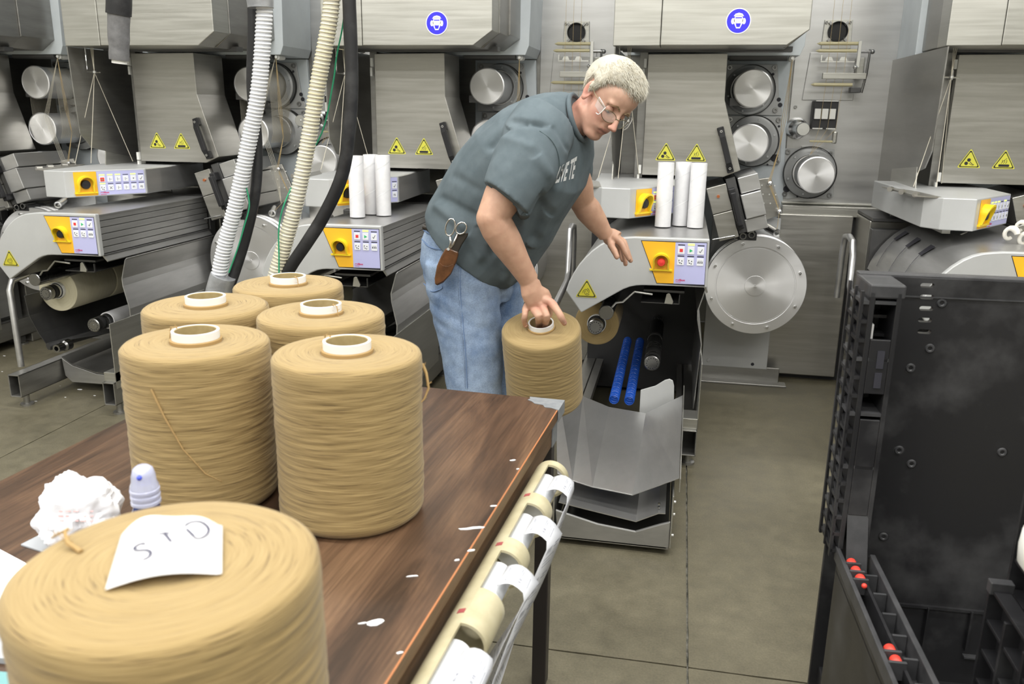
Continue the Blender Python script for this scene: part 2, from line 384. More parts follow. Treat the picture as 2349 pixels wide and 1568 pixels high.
def build_machine():
    t = thing('spinning_machine', '', 'machine', (0, 4.3, 0))
    YP = 5.32
    # rear steel panel in the gap on the right, frame ledge and lower cabinet
    b = MB(); b.box((.60, YP, 1.075), (1.205, YP+.03, 2.55)); rp = b.build('rear_panel', 'steel_back', t, bevel=.003)
    b = MB(); b.smooth = True
    for x, z in ((.63, 1.62), (1.18, 1.62), (1.19, 2.28), (.66, 2.28), (1.17, 1.12)): bolt(b, x, YP, z, .010)
    b.build('screw', 'turned_dark', rp, smooth=35)
    b = MB(); b.box((1.205, YP-.02, 1.0), (1.24, YP+.05, 2.55)); b.build('panel_edge', 'steel_dark', t)
    b = MB(); b.box((.60, YP-.10, 1.045), (1.27, YP+.02, 1.062)); b.box((.60, YP-.10, 1.005), (1.27, YP-.085, 1.05)); b.box((.60, YP-.03, 1.066), (1.24, YP-.0, 1.078)); b.build('ledge', 'steel_bright', t, bevel=.003)
    b = MB(); b.box((.585, 5.20, .035), (1.0, 5.9, 1.015)); b.build('lower_cabinet', 'steel_door', t, bevel=.006)
    b = MB(); b.box((.585, 5.26, 0), (1.0, 5.9, .035)); b.build('plinth', 'dark_interior', t)
    b = MB(); b.box((1.0, 5.26, 0), (1.03, 5.9, 1.06)); b.build('shadow_gap', 'dark_interior', t)  # black filler standing in for the shade between cabinets
    b = MB(); b.pxz([(-.46, 0), (.14, 0), (.14, 1.03), (-.46, 1.03)], 4.86, 5.9); b.build('side_cabinet', 'steel_door', t, bevel=.006)
    b = MB(); b.box((-.458, 4.80, 1.035), (.14, 5.3, 1.05)); b.build('cabinet_lip', 'sheet_dark', t)
    # dark recess behind door and hood
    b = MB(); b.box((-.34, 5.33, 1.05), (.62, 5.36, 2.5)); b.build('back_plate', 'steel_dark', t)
    # pale painted frame plate round the godets
    pts = [(.20, 1.875), (.575, 1.875), (.605, 1.15), (.632, .70), (.56, .62), (.45, .45), (.0, .45), (.0, 1.26), (.2, 1.26)]
    b = MB(); b.pxz(pts, 5.30, 5.33); b.build('frame_plate', 'pale_paint', t, bevel=.003)
    plate_with_bolts(t, [(.215, 1.855), (.505, 1.855), (.515, 1.79), (.535, 1.64), (.556, 1.60), (.556, 1.571), (.215, 1.571)], 5.30, 'silver_paint',
                     [(.49, 1.835), (.24, 1.835), (.515, 1.60)], [(.485, 1.80, .008), (.53, 1.66, .012), (.54, 1.63, .013)])
    plate_with_bolts(t, [(.245, 1.567), (.558, 1.567), (.572, 1.31), (.555, 1.29), (.54, 1.285), (.45, 1.29), (.30, 1.285), (.25, 1.30)], 5.30, 'silver_paint',
                     [(.265, 1.545), (.54, 1.545), (.55, 1.305), (.275, 1.31)], [(.545, 1.51, .007), (.55, 1.345, .007), (.535, 1.33, .022), (.44, 1.295, .006), (.5, 1.29, .006)])
    plate_with_bolts(t, [(.585, 1.385), (.87, 1.385), (.895, 1.115), (.87, 1.095), (.80, 1.10), (.70, 1.10), (.63, 1.09), (.60, 1.10)], YP, 'silver_paint',
                     [(.61, 1.365), (.85, 1.36), (.87, 1.12), (.615, 1.12)], [(.855, 1.32, .007), (.625, 1.15, .02), (.69, 1.108, .006), (.76, 1.108, .006)])
    galette(t, .355, 4.94, 1.711, .102, 5.285, .137)
    galette(t, .361, 4.94, 1.423, .102, 5.285, .143, .40, 1.424)
    galette(t, .749, 5.06, 1.251, .102, 5.305, .145, .742, 1.251)
    # shallow oil-dark ring round the godet housings
    for hx, hz, r in ((.365, 1.711, .140), (.405, 1.424, .147), (.742, 1.251, .149)):
        b = MB(); b.smooth = True; b.lathe([(r-.001, 0), (r-.001, -.028), (r+.0015, -.028), (r+.0015, 0)], (hx, 5.29, hz), (0, 1, 0), 48); b.build('seal_ring', 'black_rubber', t, smooth=40)
    # small separator roller
    b = MB(); b.smooth = True; b.lathe([(0, 0), (.006, 0), (.006, .004), (.033, .004), (.036, .008), (.036, .25), (.05, .26), (.062, .30), (.062, .32), (.058, .325)], (.646, 5.0, 1.501), (0, 1, 0), 32)
    b.build('separator_roller', 'turned_steel', t, smooth=35)
    # yarn guide assembly on the rear panel
    gx = .817
    b = MB(); b.pxz([(gx-.08, 1.94), (gx+.08, 1.94), (gx+.075, 2.095), (gx-.075, 2.095)], YP-.012, YP); b.build('yarn_inlet_plate', 'steel_bright', t, bevel=.002)
    b = MB(); b.smooth = True; b.lathe([(0, -.004), (.046, -.004), (.05, -.02), (.054, -.02), (.054, 0)], (gx, YP-.012, 2.032), (0, 1, 0), 32); b.build('yarn_inlet', ['black_rubber'], t, smooth=35)
    b = MB()
    for a in (45, 135, 225, 315): c, s_ = cos(radians(a)), sin(radians(a)); b.obox((gx+c*.06, YP-.02, 2.032+s_*.06), (c, 0, s_), (-s_, 0, c), (0, 1, 0), .012, .006, .008)
    b.smooth = True
    for x, z in ((gx-.065, 2.08), (gx+.062, 2.08)): bolt(b, x, YP-.012, z, .008)
    b.build('inlet_clip', 'turned_dark', t, smooth=35)
    b = MB(); b.pxz([(gx-.155, 1.66), (gx+.125, 1.66), (gx+.125, 1.92), (gx-.135, 1.92)], YP-.01, YP); b.build('guide_backing', 'steel_back', t, bevel=.002)
    for (z, x0, x1, y) in ((1.962, -.10, .10, 5.22), (1.922, -.105, .095, 5.20), (1.742, -.115, .09, 5.19)):
        b = MB(); b.smooth = True; b.lathe([(0, -.018), (.009, 0), (.0095, .002), (.0095, x1-x0), (0, x1-x0)], (gx+x0, y, z), (1, 0, 0), 14)
        b.build('ceramic_guide_bar', 'ceramic', t, smooth=40)
    b = MB(); b.box((gx-.09, 5.2, 1.862), (gx+.09, 5.24, 1.868)); b.box((gx-.09, 5.2, 1.87), (gx-.084, 5.24, 1.90))
    for k in range(2): b.pxz([(gx-.045+k*.075-.022, 1.87), (gx-.045+k*.075+.022, 1.87), (gx-.045+k*.075+.012, 1.89), (gx-.045+k*.075-.012, 1.89)], 5.2, 5.22)
    b.build('yarn_comb', 'chrome', t)
    b = MB(); b.obox((gx+.108, 5.2, 1.905), (1, 0, 0), (0, 1, 0), (0, 0, 1), .010, .008, .07); b.sphere((gx+.095, 5.19, 1.835), .012); b.build('guide_lever', 'chrome', t, bevel=.002)
    b = MB(); b.box((gx+.115, 5.26, 1.78), (gx+.155, 5.3, 1.89)); b.build('guide_bracket', 'steel_bright', t, bevel=.003)
    b = MB(); b.box((gx-.075, 5.17, 1.772), (gx+.155, 5.2, 1.804)); b.build('deflector_bar', 'steel_bright', t, bevel=.002)
    b = MB(); b.smooth = True; b.tube([(gx+.10, 5.2, 1.918), (gx+.175, 5.2, 1.918)], .008, 8); b.tube([(gx+.165, 5.2, 1.93), (gx+.160, 5.2, 1.80), (gx+.145, 5.2, 1.70)], .007, 8); b.sphere((gx+.178, 5.2, 1.918), .013); b.build('linkage_rod', 'turned_dark', t, smooth=40)
    b = MB(); b.box((gx+.085, 5.2, 1.70), (gx+.14, 5.26, 1.73)); b.build('linkage_block', 'sheet_dark', t, bevel=.003)
    b = MB(); b.box((gx-.10, 5.22, 1.50), (gx+.035, 5.3, 1.655)); yc = b.build('yarn_cutter', 'dark_interior', t, bevel=.004)
    for k in range(3):
        b = MB(); b.box((gx-.092+k*.040, 5.205, 1.555), (gx-.058+k*.040, 5.22, 1.612)); b.build('cutter_block', 'white_plastic', yc, bevel=.002)
    b = MB(); b.box((gx-.095, 5.21, 1.50), (gx-.04, 5.22, 1.506)); b.box((gx-.02, 5.21, 1.50), (gx+.03, 5.22, 1.506)); b.box((gx-.09, 5.21, 1.652), (gx+.03, 5.22, 1.658)); b.build('cutter_comb', 'white_plastic', t)
    b = MB(); b.smooth = True; b.tube([(gx-.105, 5.2, 1.432), (gx+.02, 5.2, 1.432)], .006, 8); b.build('lower_guide_bar', 'ceramic', t, smooth=40)
    b = MB(); b.box((gx+.018, 5.19, 1.42), (gx+.042, 5.23, 1.49)); b.build('guide_arm', 'steel_bright', t, bevel=.008)
    b = MB(); b.box((gx-.13, YP-.03, 1.315), (gx-.02, YP, 1.40)); b.smooth = True; b.cyl((gx-.075, YP-.05, 1.345), (0, 1, 0), .018, .03, 16); bolt(b, gx-.11, YP-.03, 1.365, .009); bolt(b, gx-.04, YP-.03, 1.365, .009); b.build('sensor_block', 'steel_back', t, smooth=35)
    for k in range(3):
        x = gx-.05+k*.045; b = MB(); b.tube([(x, 5.195, 2.5), (x, 5.195, 1.74), (x-.01, 5.2, 1.5), (gx-.10, 5.15, 1.36)], .0009, 5); b.build('yarn_thread', 'thread_tan', t)
    # hood
    hood = [(-.355, 1.884), (.455, 1.884), (.555, 1.955), (.555, 2.62), (-.355, 2.62)]
    xb = -.133
    b = MB(); b.prism([(xb, 4.26, 1.884), (.44, 4.26, 1.884), (.535, 4.26, 1.952), (.535, 4.26, 2.62), (xb, 4.26, 2.62)], (0, .16, 0))
    hd = b.build('hood', 'steel_bright', t, bevel=.004)
    b = MB(); b.pxy([(-.357, 4.272), (xb-.002, 4.258), (xb-.002, 4.42), (-.357, 4.42)], 1.882, 2.62); b.build('hood_side_section', 'steel_bright', t, bevel=.004)
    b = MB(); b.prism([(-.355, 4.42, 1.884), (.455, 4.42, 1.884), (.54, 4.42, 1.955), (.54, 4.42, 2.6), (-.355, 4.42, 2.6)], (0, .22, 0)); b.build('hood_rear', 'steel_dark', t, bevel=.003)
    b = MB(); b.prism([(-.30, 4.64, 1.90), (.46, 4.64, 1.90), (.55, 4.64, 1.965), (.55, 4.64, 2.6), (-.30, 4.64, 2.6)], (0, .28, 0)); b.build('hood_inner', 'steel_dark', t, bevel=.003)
    b = MB(); b.prism([(-.33, 4.92, 1.88), (.58, 4.92, 1.88), (.60, 4.92, 1.93), (.62, 4.92, 2.6), (-.33, 4.92, 2.6)], (0, .40, 0)); b.build('upper_casing', 'pale_paint', t, bevel=.003)
    b = MB(); b.smooth = True; b.lathe([(0, -.05), (.008, -.05), (.008, -.035), (.016, -.032), (.010, -.02), (.016, -.008), (.018, 0), (.014, .05)], (.545, 4.98, 1.868), (0, 1, 0), 14); b.build('thread_guide', 'white_plastic', t, smooth=40)
    # side shield on the left of the recess
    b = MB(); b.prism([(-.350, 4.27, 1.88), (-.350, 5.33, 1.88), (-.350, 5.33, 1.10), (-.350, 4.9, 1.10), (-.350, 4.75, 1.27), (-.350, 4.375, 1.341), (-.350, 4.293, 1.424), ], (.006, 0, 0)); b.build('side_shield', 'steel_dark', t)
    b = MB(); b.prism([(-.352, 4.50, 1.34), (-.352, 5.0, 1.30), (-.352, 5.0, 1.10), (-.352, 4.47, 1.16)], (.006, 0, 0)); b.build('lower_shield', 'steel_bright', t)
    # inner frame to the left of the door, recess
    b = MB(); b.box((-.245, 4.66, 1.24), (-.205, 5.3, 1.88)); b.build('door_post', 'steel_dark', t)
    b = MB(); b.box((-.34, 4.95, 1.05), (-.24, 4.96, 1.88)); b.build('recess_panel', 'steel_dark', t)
    b = MB(); b.smooth = True; b.tube([(-.335, 4.40, 1.88), (-.335, 4.40, 1.77), (-.328, 4.39, 1.755), (-.25, 4.39, 1.752)], .0035, 8); b.lathe([(.006, 0), (.011, 0), (.011, .012), (.006, .012)], (-.285, 4.39, 1.748), (0, 0, 1), 12, closed=True); b.build('pigtail_guide', 'chrome', t, smooth=40)
    for i, (dx, zz, yy) in enumerate(((-.12, 1.26, 4.3), (-.02, 1.26, 4.3), (.07, 1.26, 4.55))):
        b = MB(); b.tube([(-.285+(i-1)*.008, 4.39, 1.885), (-.285, 4.39, 1.752), (-.285+dx, yy, zz)], .0016, 5); b.build('yarn_thread', 'yarn_thread', t)
    # door: folded steel box front with grip and hinges
    dpts = [(-.203, 1.868), (.194, 1.872), (.197, 1.645), (.304, 1.294), (.221, 1.258), (-.203, 1.258)]
    b = MB(); b.pxz(dpts, 4.615, 4.93); dr = b.build('door', 'steel_door', t, bevel=.003)
    b = MB(); b.smooth = True
    n = Vector((.055, 0, -.175)).normalized(); c0 = Vector((.19, 4.615, 1.49)); c1 = c0+n*.195
    g = MB(); g.obox(c0-Vector((0, .014, 0)), n, (0, 1, 0), (n.z, 0, -n.x), .022, .014, .017); g.obox(c1-Vector((0, .014, 0)), n, (0, 1, 0), (n.z, 0, -n.x), .022, .014, .017)
    g.prism([c0+n*.0-Vector((0, .018, 0))+Vector((n.z, 0, -n.x))*s_ for s_ in (-.015, .015)][:0] or [c0-n*.015-Vector((0, .028, 0))-Vector((n.z, 0, -n.x))*.015, c0+n*.03-Vector((0, .05, 0))-Vector((n.z, 0, -n.x))*.015, c1-n*.03-Vector((0, .05, 0))-Vector((n.z, 0, -n.x))*.015, c1+n*.015-Vector((0, .028, 0))-Vector((n.z, 0, -n.x))*.015, c1-n*.02-Vector((0, .026, 0))-Vector((n.z, 0, -n.x))*.015, c0+n*.02-Vector((0, .026, 0))-Vector((n.z, 0, -n.x))*.015], Vector((n.z, 0, -n.x))*.03)
    g.build('door_handle', 'black_plastic', dr, bevel=.004)
    g = MB(); g.smooth = True
    for c in (c0, c1): bolt(g, c.x, 4.615-.028, c.z, .007)
    g.build('handle_screw', 'turned_steel', dr, smooth=35)
    for z0 in (1.80, 1.265):
        g = MB(); g.box((-.222, 4.60, z0), (-.208, 4.625, z0+.045)); g.box((-.228, 4.61, z0-.05+.055*0 if z0 > 1.5 else z0-.042), (-.216, 4.635, z0-.004)); g.build('hinge', 'white_plastic', t, bevel=.002)
    pl = Plane((0, 4.615, 0), (1, 0, 0), (0, -1, 0))
    a = at(1527, 354, y=4.612); decal_triangle(pl, a.x, a.z, .098, 'rollers', dr)
    a = at(1597, 356, y=4.612); decal_triangle(pl, a.x, a.z, .098, 'hot', dr)
    # under-hood bar
    b = MB(); b.box((-.33, 4.55, 1.876), (.50, 4.62, 1.90)); b.build('hood_rail', 'sheet_dark', t)
    b = MB(); b.smooth = True; b.cyl((.22, 4.95, 1.875), (1, 0, 0), .022, .30, 16); b.build('top_roller', 'sheet_dark', t, smooth=40)
    # control box
    poly = [(-.356, 3.985), (-.224, 3.97), (.022, 4.31), (.0, 4.93), (-.45, 4.93), (-.415, 4.06)]
    b = MB(); b.pxy(poly, 1.100, 1.239); cb = b.build('control_box', 'silver_paint', t, bevel=.004)
    b = MB(); b.pxy([(.024, 4.315), (.026, 4.45), (.012, 4.93), (-.1, 4.93), (-.1, 4.4)], 1.104, 1.236); b.build('control_box_rear', 'steel_back', t, bevel=.003)
    u = Vector((.246, .34, 0)); Lu = u.length; pl = Plane((-.224, 3.97, 1.100), u, (u.y, -u.x, 0))
    b = MB(); pl.rect(b, .045, .006, .115, .126, .002, r=.004); yp = b.build('switch_plate', 'yellow_plate', cb)
    knob_guard(pl, .100, .070, .043, yp)
    ks = []
    kk = [['redplay', 'bar', 'bar', 'bar', 'down', 'tick'], ['dots', 'cross', 'bar', 'bar', 'F1', 'F2']]
    for r_ in range(2):
        for c_ in range(6): ks.append((.188+c_*.041, .090-r_*.046, .034, kk[r_][c_], (r_, c_) in ((0, 0), (0, 1), (0, 2), (0, 4), (1, 0))))
    keypad(pl, .162, .006, .250, .126, ks, cb, 6, brandpos=(.172, .014, .014))
    # front thread guides of the control box
    b = MB(); b.pxy([(-.46, 4.05), (-.36, 4.0), (-.40, 4.3), (-.5, 4.5)], 1.235, 1.241); b.smooth = True
    for x, y in ((-.44, 4.08), (-.47, 4.2), (-.49, 4.34)): b.cyl((x, y, 1.243), (-.5, -.8, 0), .012, .03, 12)
    b.build('guide_shelf', 'steel_door', t, smooth=35)
    # cooling drum
    c = Vector((.435, 4.664, .679)); b = MB(); b.smooth = True
    b.lathe([(0, -.004), (.008, -.004), (.008, -.001), (.055, 0), (.056, .003), (.205, .003), (.207, .006), (.213, .006), (.214, 0), (.266, 0), (.268, .004), (.268, .020), (.262, .022), (.262, .05), (.268, .052), (.268, .06), (.262, .062), (.262, .10), (.268, .102), (.268, .12), (.255, .13), (.255, .58)], c, (0, 1, 0), 96)
    dm = b.build('cooling_drum', 'spun_steel', t, smooth=25)
    for k in range(8):
        a_ = k*pi/4+.35; b = MB(); b.smooth = True; bolt(b, c.x+cos(a_)*.24, c.y-.0, c.z+sin(a_)*.24, .007); b.build('drum_screw', 'turned_steel', dm, smooth=35)
    b = MB(); b.box((.20, 5.08, .09), (.585, 5.095, 1.0)); b.cyl((.24, 5.075, .125), (0, 1, 0), .012, .006, 12); b.build('drum_backplate', 'silver_paint', t, bevel=.003)
    b = MB(); b.cyl((.24, 5.078, .125), (0, 1, 0), .010, .004, 12); b.cyl((.50, 5.078, .118), (0, 1, 0), .010, .004, 12); b.build('slot_hole', 'print_black', t)
    b = MB(); b.box((.14, 5.02, .0), (.70, 5.10, .012)); b.box((.14, 5.085, .0), (.66, 5.10, .10)); b.build('angle_iron_foot', 'steel_dark', t, bevel=.003)
    # tilted heat-box in front of the drum top: slanted steel block with long grip
    R = Vector((.098, 0, .030)).normalized(); D = Vector((.089, 0, -.276)).normalized(); o = Vector((.137, 4.615, 1.195))
    def tilt(a, b_, w, h, y0, y1, mb): mb.prism([o+R*a+D*b_+Vector((0, y0-4.615, 0)), o+R*(a+w)+D*b_+Vector((0, y0-4.615, 0)), o+R*(a+w)+D*(b_+h)+Vector((0, y0-4.615, 0)), o+R*a+D*(b_+h)+Vector((0, y0-4.615, 0))], (0, y1-y0, 0))
    b = MB(); tilt(0, 0, .103, .142, 4.615, 5.1, b); h1 = b.build('interlacer_cover', 'steel_door', t, bevel=.003)
    b = MB(); tilt(0, .145, .103, .145, 4.615, 5.1, b); b.build('interlacer_cover', 'steel_door', t, bevel=.003)
    b = MB(); tilt(.106, -.02, .05, .30, 4.64, 5.1, b); b.build('interlacer_gap', 'sheet_dark', t, bevel=.003)
    b = MB(); tilt(.165, -.01, .105, .085, 4.63, 5.1, b); b.build('interlacer_block', 'steel_back', t, bevel=.004)
    b = MB(); tilt(.160, .08, .105, .13, 4.61, 5.1, b); b.build('interlacer_block', 'steel_back', t, bevel=.004)
    b = MB(); tilt(.150, .213, .11, .07, 4.63, 5.1, b); b.build('interlacer_block', 'steel_back', t, bevel=.004)
    b = MB(); tilt(.105, .03, .036, .05, 4.585, 4.64, b); tilt(.105, .21, .036, .04, 4.585, 4.64, b); tilt(.110, .05, .028, .18, 4.555, 4.59, b); b.build('grip', 'black_plastic', t, bevel=.006)
    b = MB(); b.smooth = True; q = o+R*.05+D*.055; b.cyl((q.x-.0, 4.605, q.z), (0, 1, 0), .008, .01, 12); b.build('copper_plug', 'copper', t, smooth=35)
    # perforated plate with pins, yarn pipes and nozzle below
    b = MB(); b.pxz([(.38, 1.215), (.50, 1.235), (.575, 1.06), (.565, 1.02), (.46, .985), (.40, .98)], 5.02, 5.035); pp = b.build('pin_plate', 'steel_door', t, bevel=.004)
    b = MB()
    for k in range(12): b.cyl((.42+.035*(k % 4)+.01*(k//4), 5.016, 1.19-.05*(k//4)), (0, 1, 0), .004, .006, 8)
    b.build('drilled_hole', 'white_plastic', pp)
    for x, z in ((.495, 1.205), (.56, 1.05)):
        b = MB(); b.smooth = True; b.lathe([(0, -.05), (.012, -.045), (.014, -.035), (.009, -.02), (.009, 0)], (x, 5.02, z), (0, 1, 0), 14); b.build('guide_pin', 'turned_steel', pp, smooth=40)
    b = MB(); b.smooth = True; b.lathe([(.013, .002), (.022, 0), (.022, .11), (.018, .14)], (.535, 4.78, .955), (-.35, .9, .12), 18); b.build('suction_nozzle', 'turned_steel', t, smooth=35)
    b = MB(); b.box((.325, 4.66, .925), (.42, 4.8, .965)); cbx = b.build('pipe_clamp', 'black_plastic', t, bevel=.004)
    for x in (.348, .392):
        b = MB(); b.smooth = True; b.lathe([(.010, .01), (.012, 0), (.018, 0), (.018, .1)], (x, 4.645, .948+(x-.348)*.2), (0, 1, 0), 16); b.build('yarn_pipe', 'turned_dark', cbx, smooth=35)
    b = MB(); b.smooth = True; b.tube([(.19, 4.62, .905), (.19, 4.60, .93), (.30, 4.60, .955), (.305, 4.62, .93)], .0035, 8); b.build('wire_bracket', 'turned_dark', t, smooth=40)
    for k in range(3):
        b = MB(); b.tube([(.545, 4.93, 1.86), (.545-.01*k, 4.97, 1.55), (.53, 5.0, 1.40), (.495-.006*k, 4.98, 1.21), (.56, 4.98, 1.05), (.535, 4.80, .96)], .0013, 4); b.build('yarn_thread', 'thread_tan', t)
    # handle pipe on the left
    b = MB(); b.smooth = True
    pth = [(-.585, 4.86, .60), (-.583, 4.85, .88), (-.583, 4.82, .945), (-.581, 4.72, .958), (-.579, 4.63, .945), (-.577, 4.60, .88), (-.576, 4.585, .72), (-.575, 4.53, .68), (-.56, 4.0, .665), (-.552, 3.88, .655), (-.547, 3.85, .61), (-.545, 3.85, .18)]
    b.tube(pth, .017, 16); b.build('guard_rail', 'steel_back', t, smooth=45)
    # thread guide plate at the upper casing, small details seen left of the door
    b = MB(); b.box((.24, 4.98, 1.62), (.30, 5.02, 1.66)); b.build('sensor_bracket', 'sheet_dark', t)
    return t

# ------------------------------------------------------------------ winder under each machine
def build_winder(open_tray=False):
    t = thing('yarn_winder', '', 'winder', (-.17, 3.7, 0))
    Y0 = 3.70; E = 4.72
    def q(x, y): return L3(1250+x/3.1357, 450+y/3.1357, Y0)
    outer = [q(*p) for p in ((150, 680), (172, 615), (205, 552), (245, 490), (290, 438), (340, 390), (400, 347), (460, 318), (520, 302), (580, 296), (650, 292), (1187, 310))]
    inner = [q(*p) for p in ((1167, 658), (900, 646), (700, 640), (660, 642), (615, 650), (565, 668), (500, 704), (420, 748), (260, 837))]
    b = MB(); b.pxz(outer+inner, Y0, Y0+.03); fp = b.build('front_plate', 'silver_paint', t, bevel=.005)
    # curved top cover behind the plate
    b = MB(); b.smooth = True; oc = [(x, Y0+.03, z-.006) for x, z in outer]
    b.sheet(oc, (0, E-Y0-.03, 0), -.006); b.build('top_cover', 'steel_cover', t, smooth=30)
    xr = outer[-1][0]; xb = inner[0][0]
    # ribbed side, one rib each
    zz = [1.052-.033*k for k in range(7)]
    b = MB(); b.box((xr-.03, Y0+.03, .85), (xr-.012, E, 1.046)); b.build('side_core', 'sheet_dark', t)
    for k in range(6):
        b = MB(); b.box((xr-.014, Y0+.03, zz[k+1]+.002), (xr-.004, E, zz[k]-.001)); b.build('side_slat', 'steel_cover', t, bevel=.002)
    b = MB(); b.prism([(xr-.004, Y0+.03, .852), (xr+.010, Y0+.045, .818), (xr+.004, Y0+.045, .812), (xr-.012, Y0+.03, .846)], (0, E-Y0-.03, 0)); b.build('side_lip', 'steel_cover', t, bevel=.001)
    # inner underside skin and rear wall: dark
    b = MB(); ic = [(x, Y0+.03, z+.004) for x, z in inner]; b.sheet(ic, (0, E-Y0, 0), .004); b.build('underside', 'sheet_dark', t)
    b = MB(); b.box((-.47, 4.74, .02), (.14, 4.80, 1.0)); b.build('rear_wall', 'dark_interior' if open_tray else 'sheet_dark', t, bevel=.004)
    pl = Plane((0, Y0, 0), (1, 0, 0), (0, -1, 0))
    yq = [q(*p) for p in ((805, 622), (925, 626), (940, 331), (697, 321))]
    b = MB(); pl.poly(b, yq, .002, .002); yp = b.build('switch_plate', 'yellow_plate', fp)
    b = MB(); o = [(yq[0][0]-.002, yq[0][1]-.003), (q(1146, 636)[0]+.002, yq[0][1]-.006), (q(1165, 337)[0]+.002, q(1165, 337)[1]+.003), (yq[3][0]-.004, yq[3][1]+.003)]
    pl.poly(b, o, .0008, .001); b.build('plate_border', 'print_black', fp)
    k = q(838, 462); knob_guard(pl, k[0], k[1], .036, yp, red=open_tray)
    l0 = q(925, 628); l1 = q(1158, 334)
    b = MB(); pts = [q(925, 627), q(1146, 635), q(1165, 337), q(940, 331)]; pl.poly(b, pts, .0022, .002)
    b.build('keypad', 'lilac', fp)
    names = [['stop', 'play', 'tick'], ['dots', 'dots', 'wind']]
    for r_ in range(2):
        for c_ in range(3):
            cx, cz = q(981+c_*70-r_*5, 385+c_*3+r_*80); s = .034
            b = MB(); b.mi = 0; pl.rect(b, cx-.42*s, cz-.5*s, .84*s, .95*s, .0044, t=.0022, r=.002)
            lit = (r_, c_) == (0, 1); b.mi = 4 if lit else 1; pl.rect(b, cx-.42*s, cz+.58*s, .84*s, (.28 if lit else .12)*s, .003)
            glyph(pl, b, names[r_][c_], cx, cz-.05*s, s*.8, .005)
            b.build('key', ['key_white', 'print_black', 'print_red', 'print_green', 'led_green', 'print_brand'], fp)
    b = MB()
    b.mi = 5; a = q(940, 606); pl.text(b, 'œrlikon', a[0], a[1], .0125, .003, bold=.0004); pl.line(b, [(a[0], a[1]-.005), (a[0]+.022, a[1]-.005)], .0015, .003)
    b.build('printed_mark', ['key_white', 'print_black', 'print_red', 'print_green', 'led_green', 'print_brand'], fp)
    a = q(300, 672); decal_triangle(pl, a[0], a[1]-.006, .088, 'spin', fp)
    # bent side guard sheet on the right
    b = MB(); b.sheet([(.150, 3.89, .81), (.142, 3.885, .80), (.115, 3.88, .70), (.118, 3.878, .66), (.143, 3.878, .54), (.140, 3.88, .50), (.128, 3.89, .22)], (0, .86, 0), .005); b.build('side_guard', 'steel_cover', t)
    # left inner cradle sheet
    if not open_tray:
        b = MB(); b.sheet([(-.455, 3.84, .585), (-.46, 3.86, .47), (-.44, 3.89, .36), (-.405, 3.92, .262)], (0, .8, 0), .004); b.sheet([(-.405, 3.92, .262), (-.30, 3.96, .32), (.02, 4.6, .30)], (0, .3, 0), .004); b.build('cradle_sheet', 'sheet_dark', t)
    # mechanism under the head
    b = MB(); b.smooth = True; b.tube([(-.27, 3.76, .72), (-.25, 3.76, .745), (-.22, 3.76, .75), (-.17, 3.76, .80), (-.09, 3.77, .79)], .005, 8); b.build('yarn_lever', 'steel_bright', t, smooth=40)
    b = MB(); b.smooth = True; b.cyl((-.292, 3.74, .70), (0, 1, 0), .034, .75, 24, ch=.003); b.build('contact_roller', 'turned_dark', t, smooth=35)
    b = MB(); b.box((-.14, 3.79, .745), (.03, 4.3, .75)); b.box((-.13, 3.78, .80), (.05, 4.5, .81)); b.box((.028, 3.79, .745), (.032, 3.80, .79)); b.build('traverse_tray', 'sheet_dark', t)
    b = MB(); b.pxz([(-.035, .752), (.0, .750), (.004, .762), (-.012, .797), (-.02, .80), (-.028, .795)], 3.765, 3.775); b.build('latch_tab', 'steel_bright', t, bevel=.001)
    # chucks
    def chuck(nm, x, z, y0, y1, r, rings):
        b = MB(); b.smooth = True
        b.lathe([(0, -.002), (.006, -.002), (.006, 0), (r-.004, 0), (r, .004), (r, .03), (r-.008, .032), (r-.008, y1-y0)], (x, y0, z), (0, 1, 0), 28); c = b.build(nm, 'turned_dark', t, smooth=35)
        b = MB()
        for k in range(14): a = 2*pi*k/14; b.cyl((x+cos(a)*r*.68, y0-.0015, z+sin(a)*r*.68), (0, 1, 0), .0028, .003, 6)
        b.build('vent_hole', 'print_black', c)
        for yy, w_, mt in rings:
            b = MB(); b.smooth = True; b.lathe([(r-.009, 0), (r+.001, 0), (r+.001, w_), (r-.009, w_)], (x, y0+yy, z), (0, 1, 0), 28); b.build('clamp_ring', mt, c, smooth=35)
        return c
    rg = [(.04, .018, 'black_rubber'), (.065, .02, 'turned_steel'), (.09, .10, 'black_rubber'), (.20, .012, 'turned_steel'), (.215, .012, 'black_rubber'), (.24, .02, 'turned_dark'), (.27, .13, 'black_rubber'), (.42, .012, 'turned_steel'), (.45, .3, 'black_rubber')]
    chuck('lower_chuck', -.076, .438, 3.866, 4.76, .037, rg if open_tray else rg[:2])
    chuck('upper_chuck', -.351, .595, 3.875, 4.76, .037, rg[:2])
    # base beams: hollow square section
    for x in (-.45, .115):
        b = MB(); w_, h_ = .034, .062; zc = .126
        b.box((x-w_, Y0-.02, zc-h_), (x-w_+.006, 4.9, zc+h_)); b.box((x+w_-.006, Y0-.02, zc-h_), (x+w_, 4.9, zc+h_))
        b.box((x-w_, Y0-.02, zc+h_-.006), (x+w_, 4.9, zc+h_)); b.box((x-w_, Y0-.02, zc-h_), (x+w_, 4.9, zc-h_+.006)); b.box((x-w_+.006, 4.0, zc-h_+.006), (x+w_-.006, 4.02, zc+h_-.006))
        b.build('base_beam', 'steel_dark', t, bevel=.002)
        for yf in (3.75, 4.8):
            b = MB(); b.smooth = True; b.lathe([(0, 0), (.034, 0), (.034, .010), (.016, .012), (.016, .066), (0, .066)], (x, yf, 0), (0, 0, 1), 20); b.build('levelling_foot', 'steel_dark', t, smooth=35)
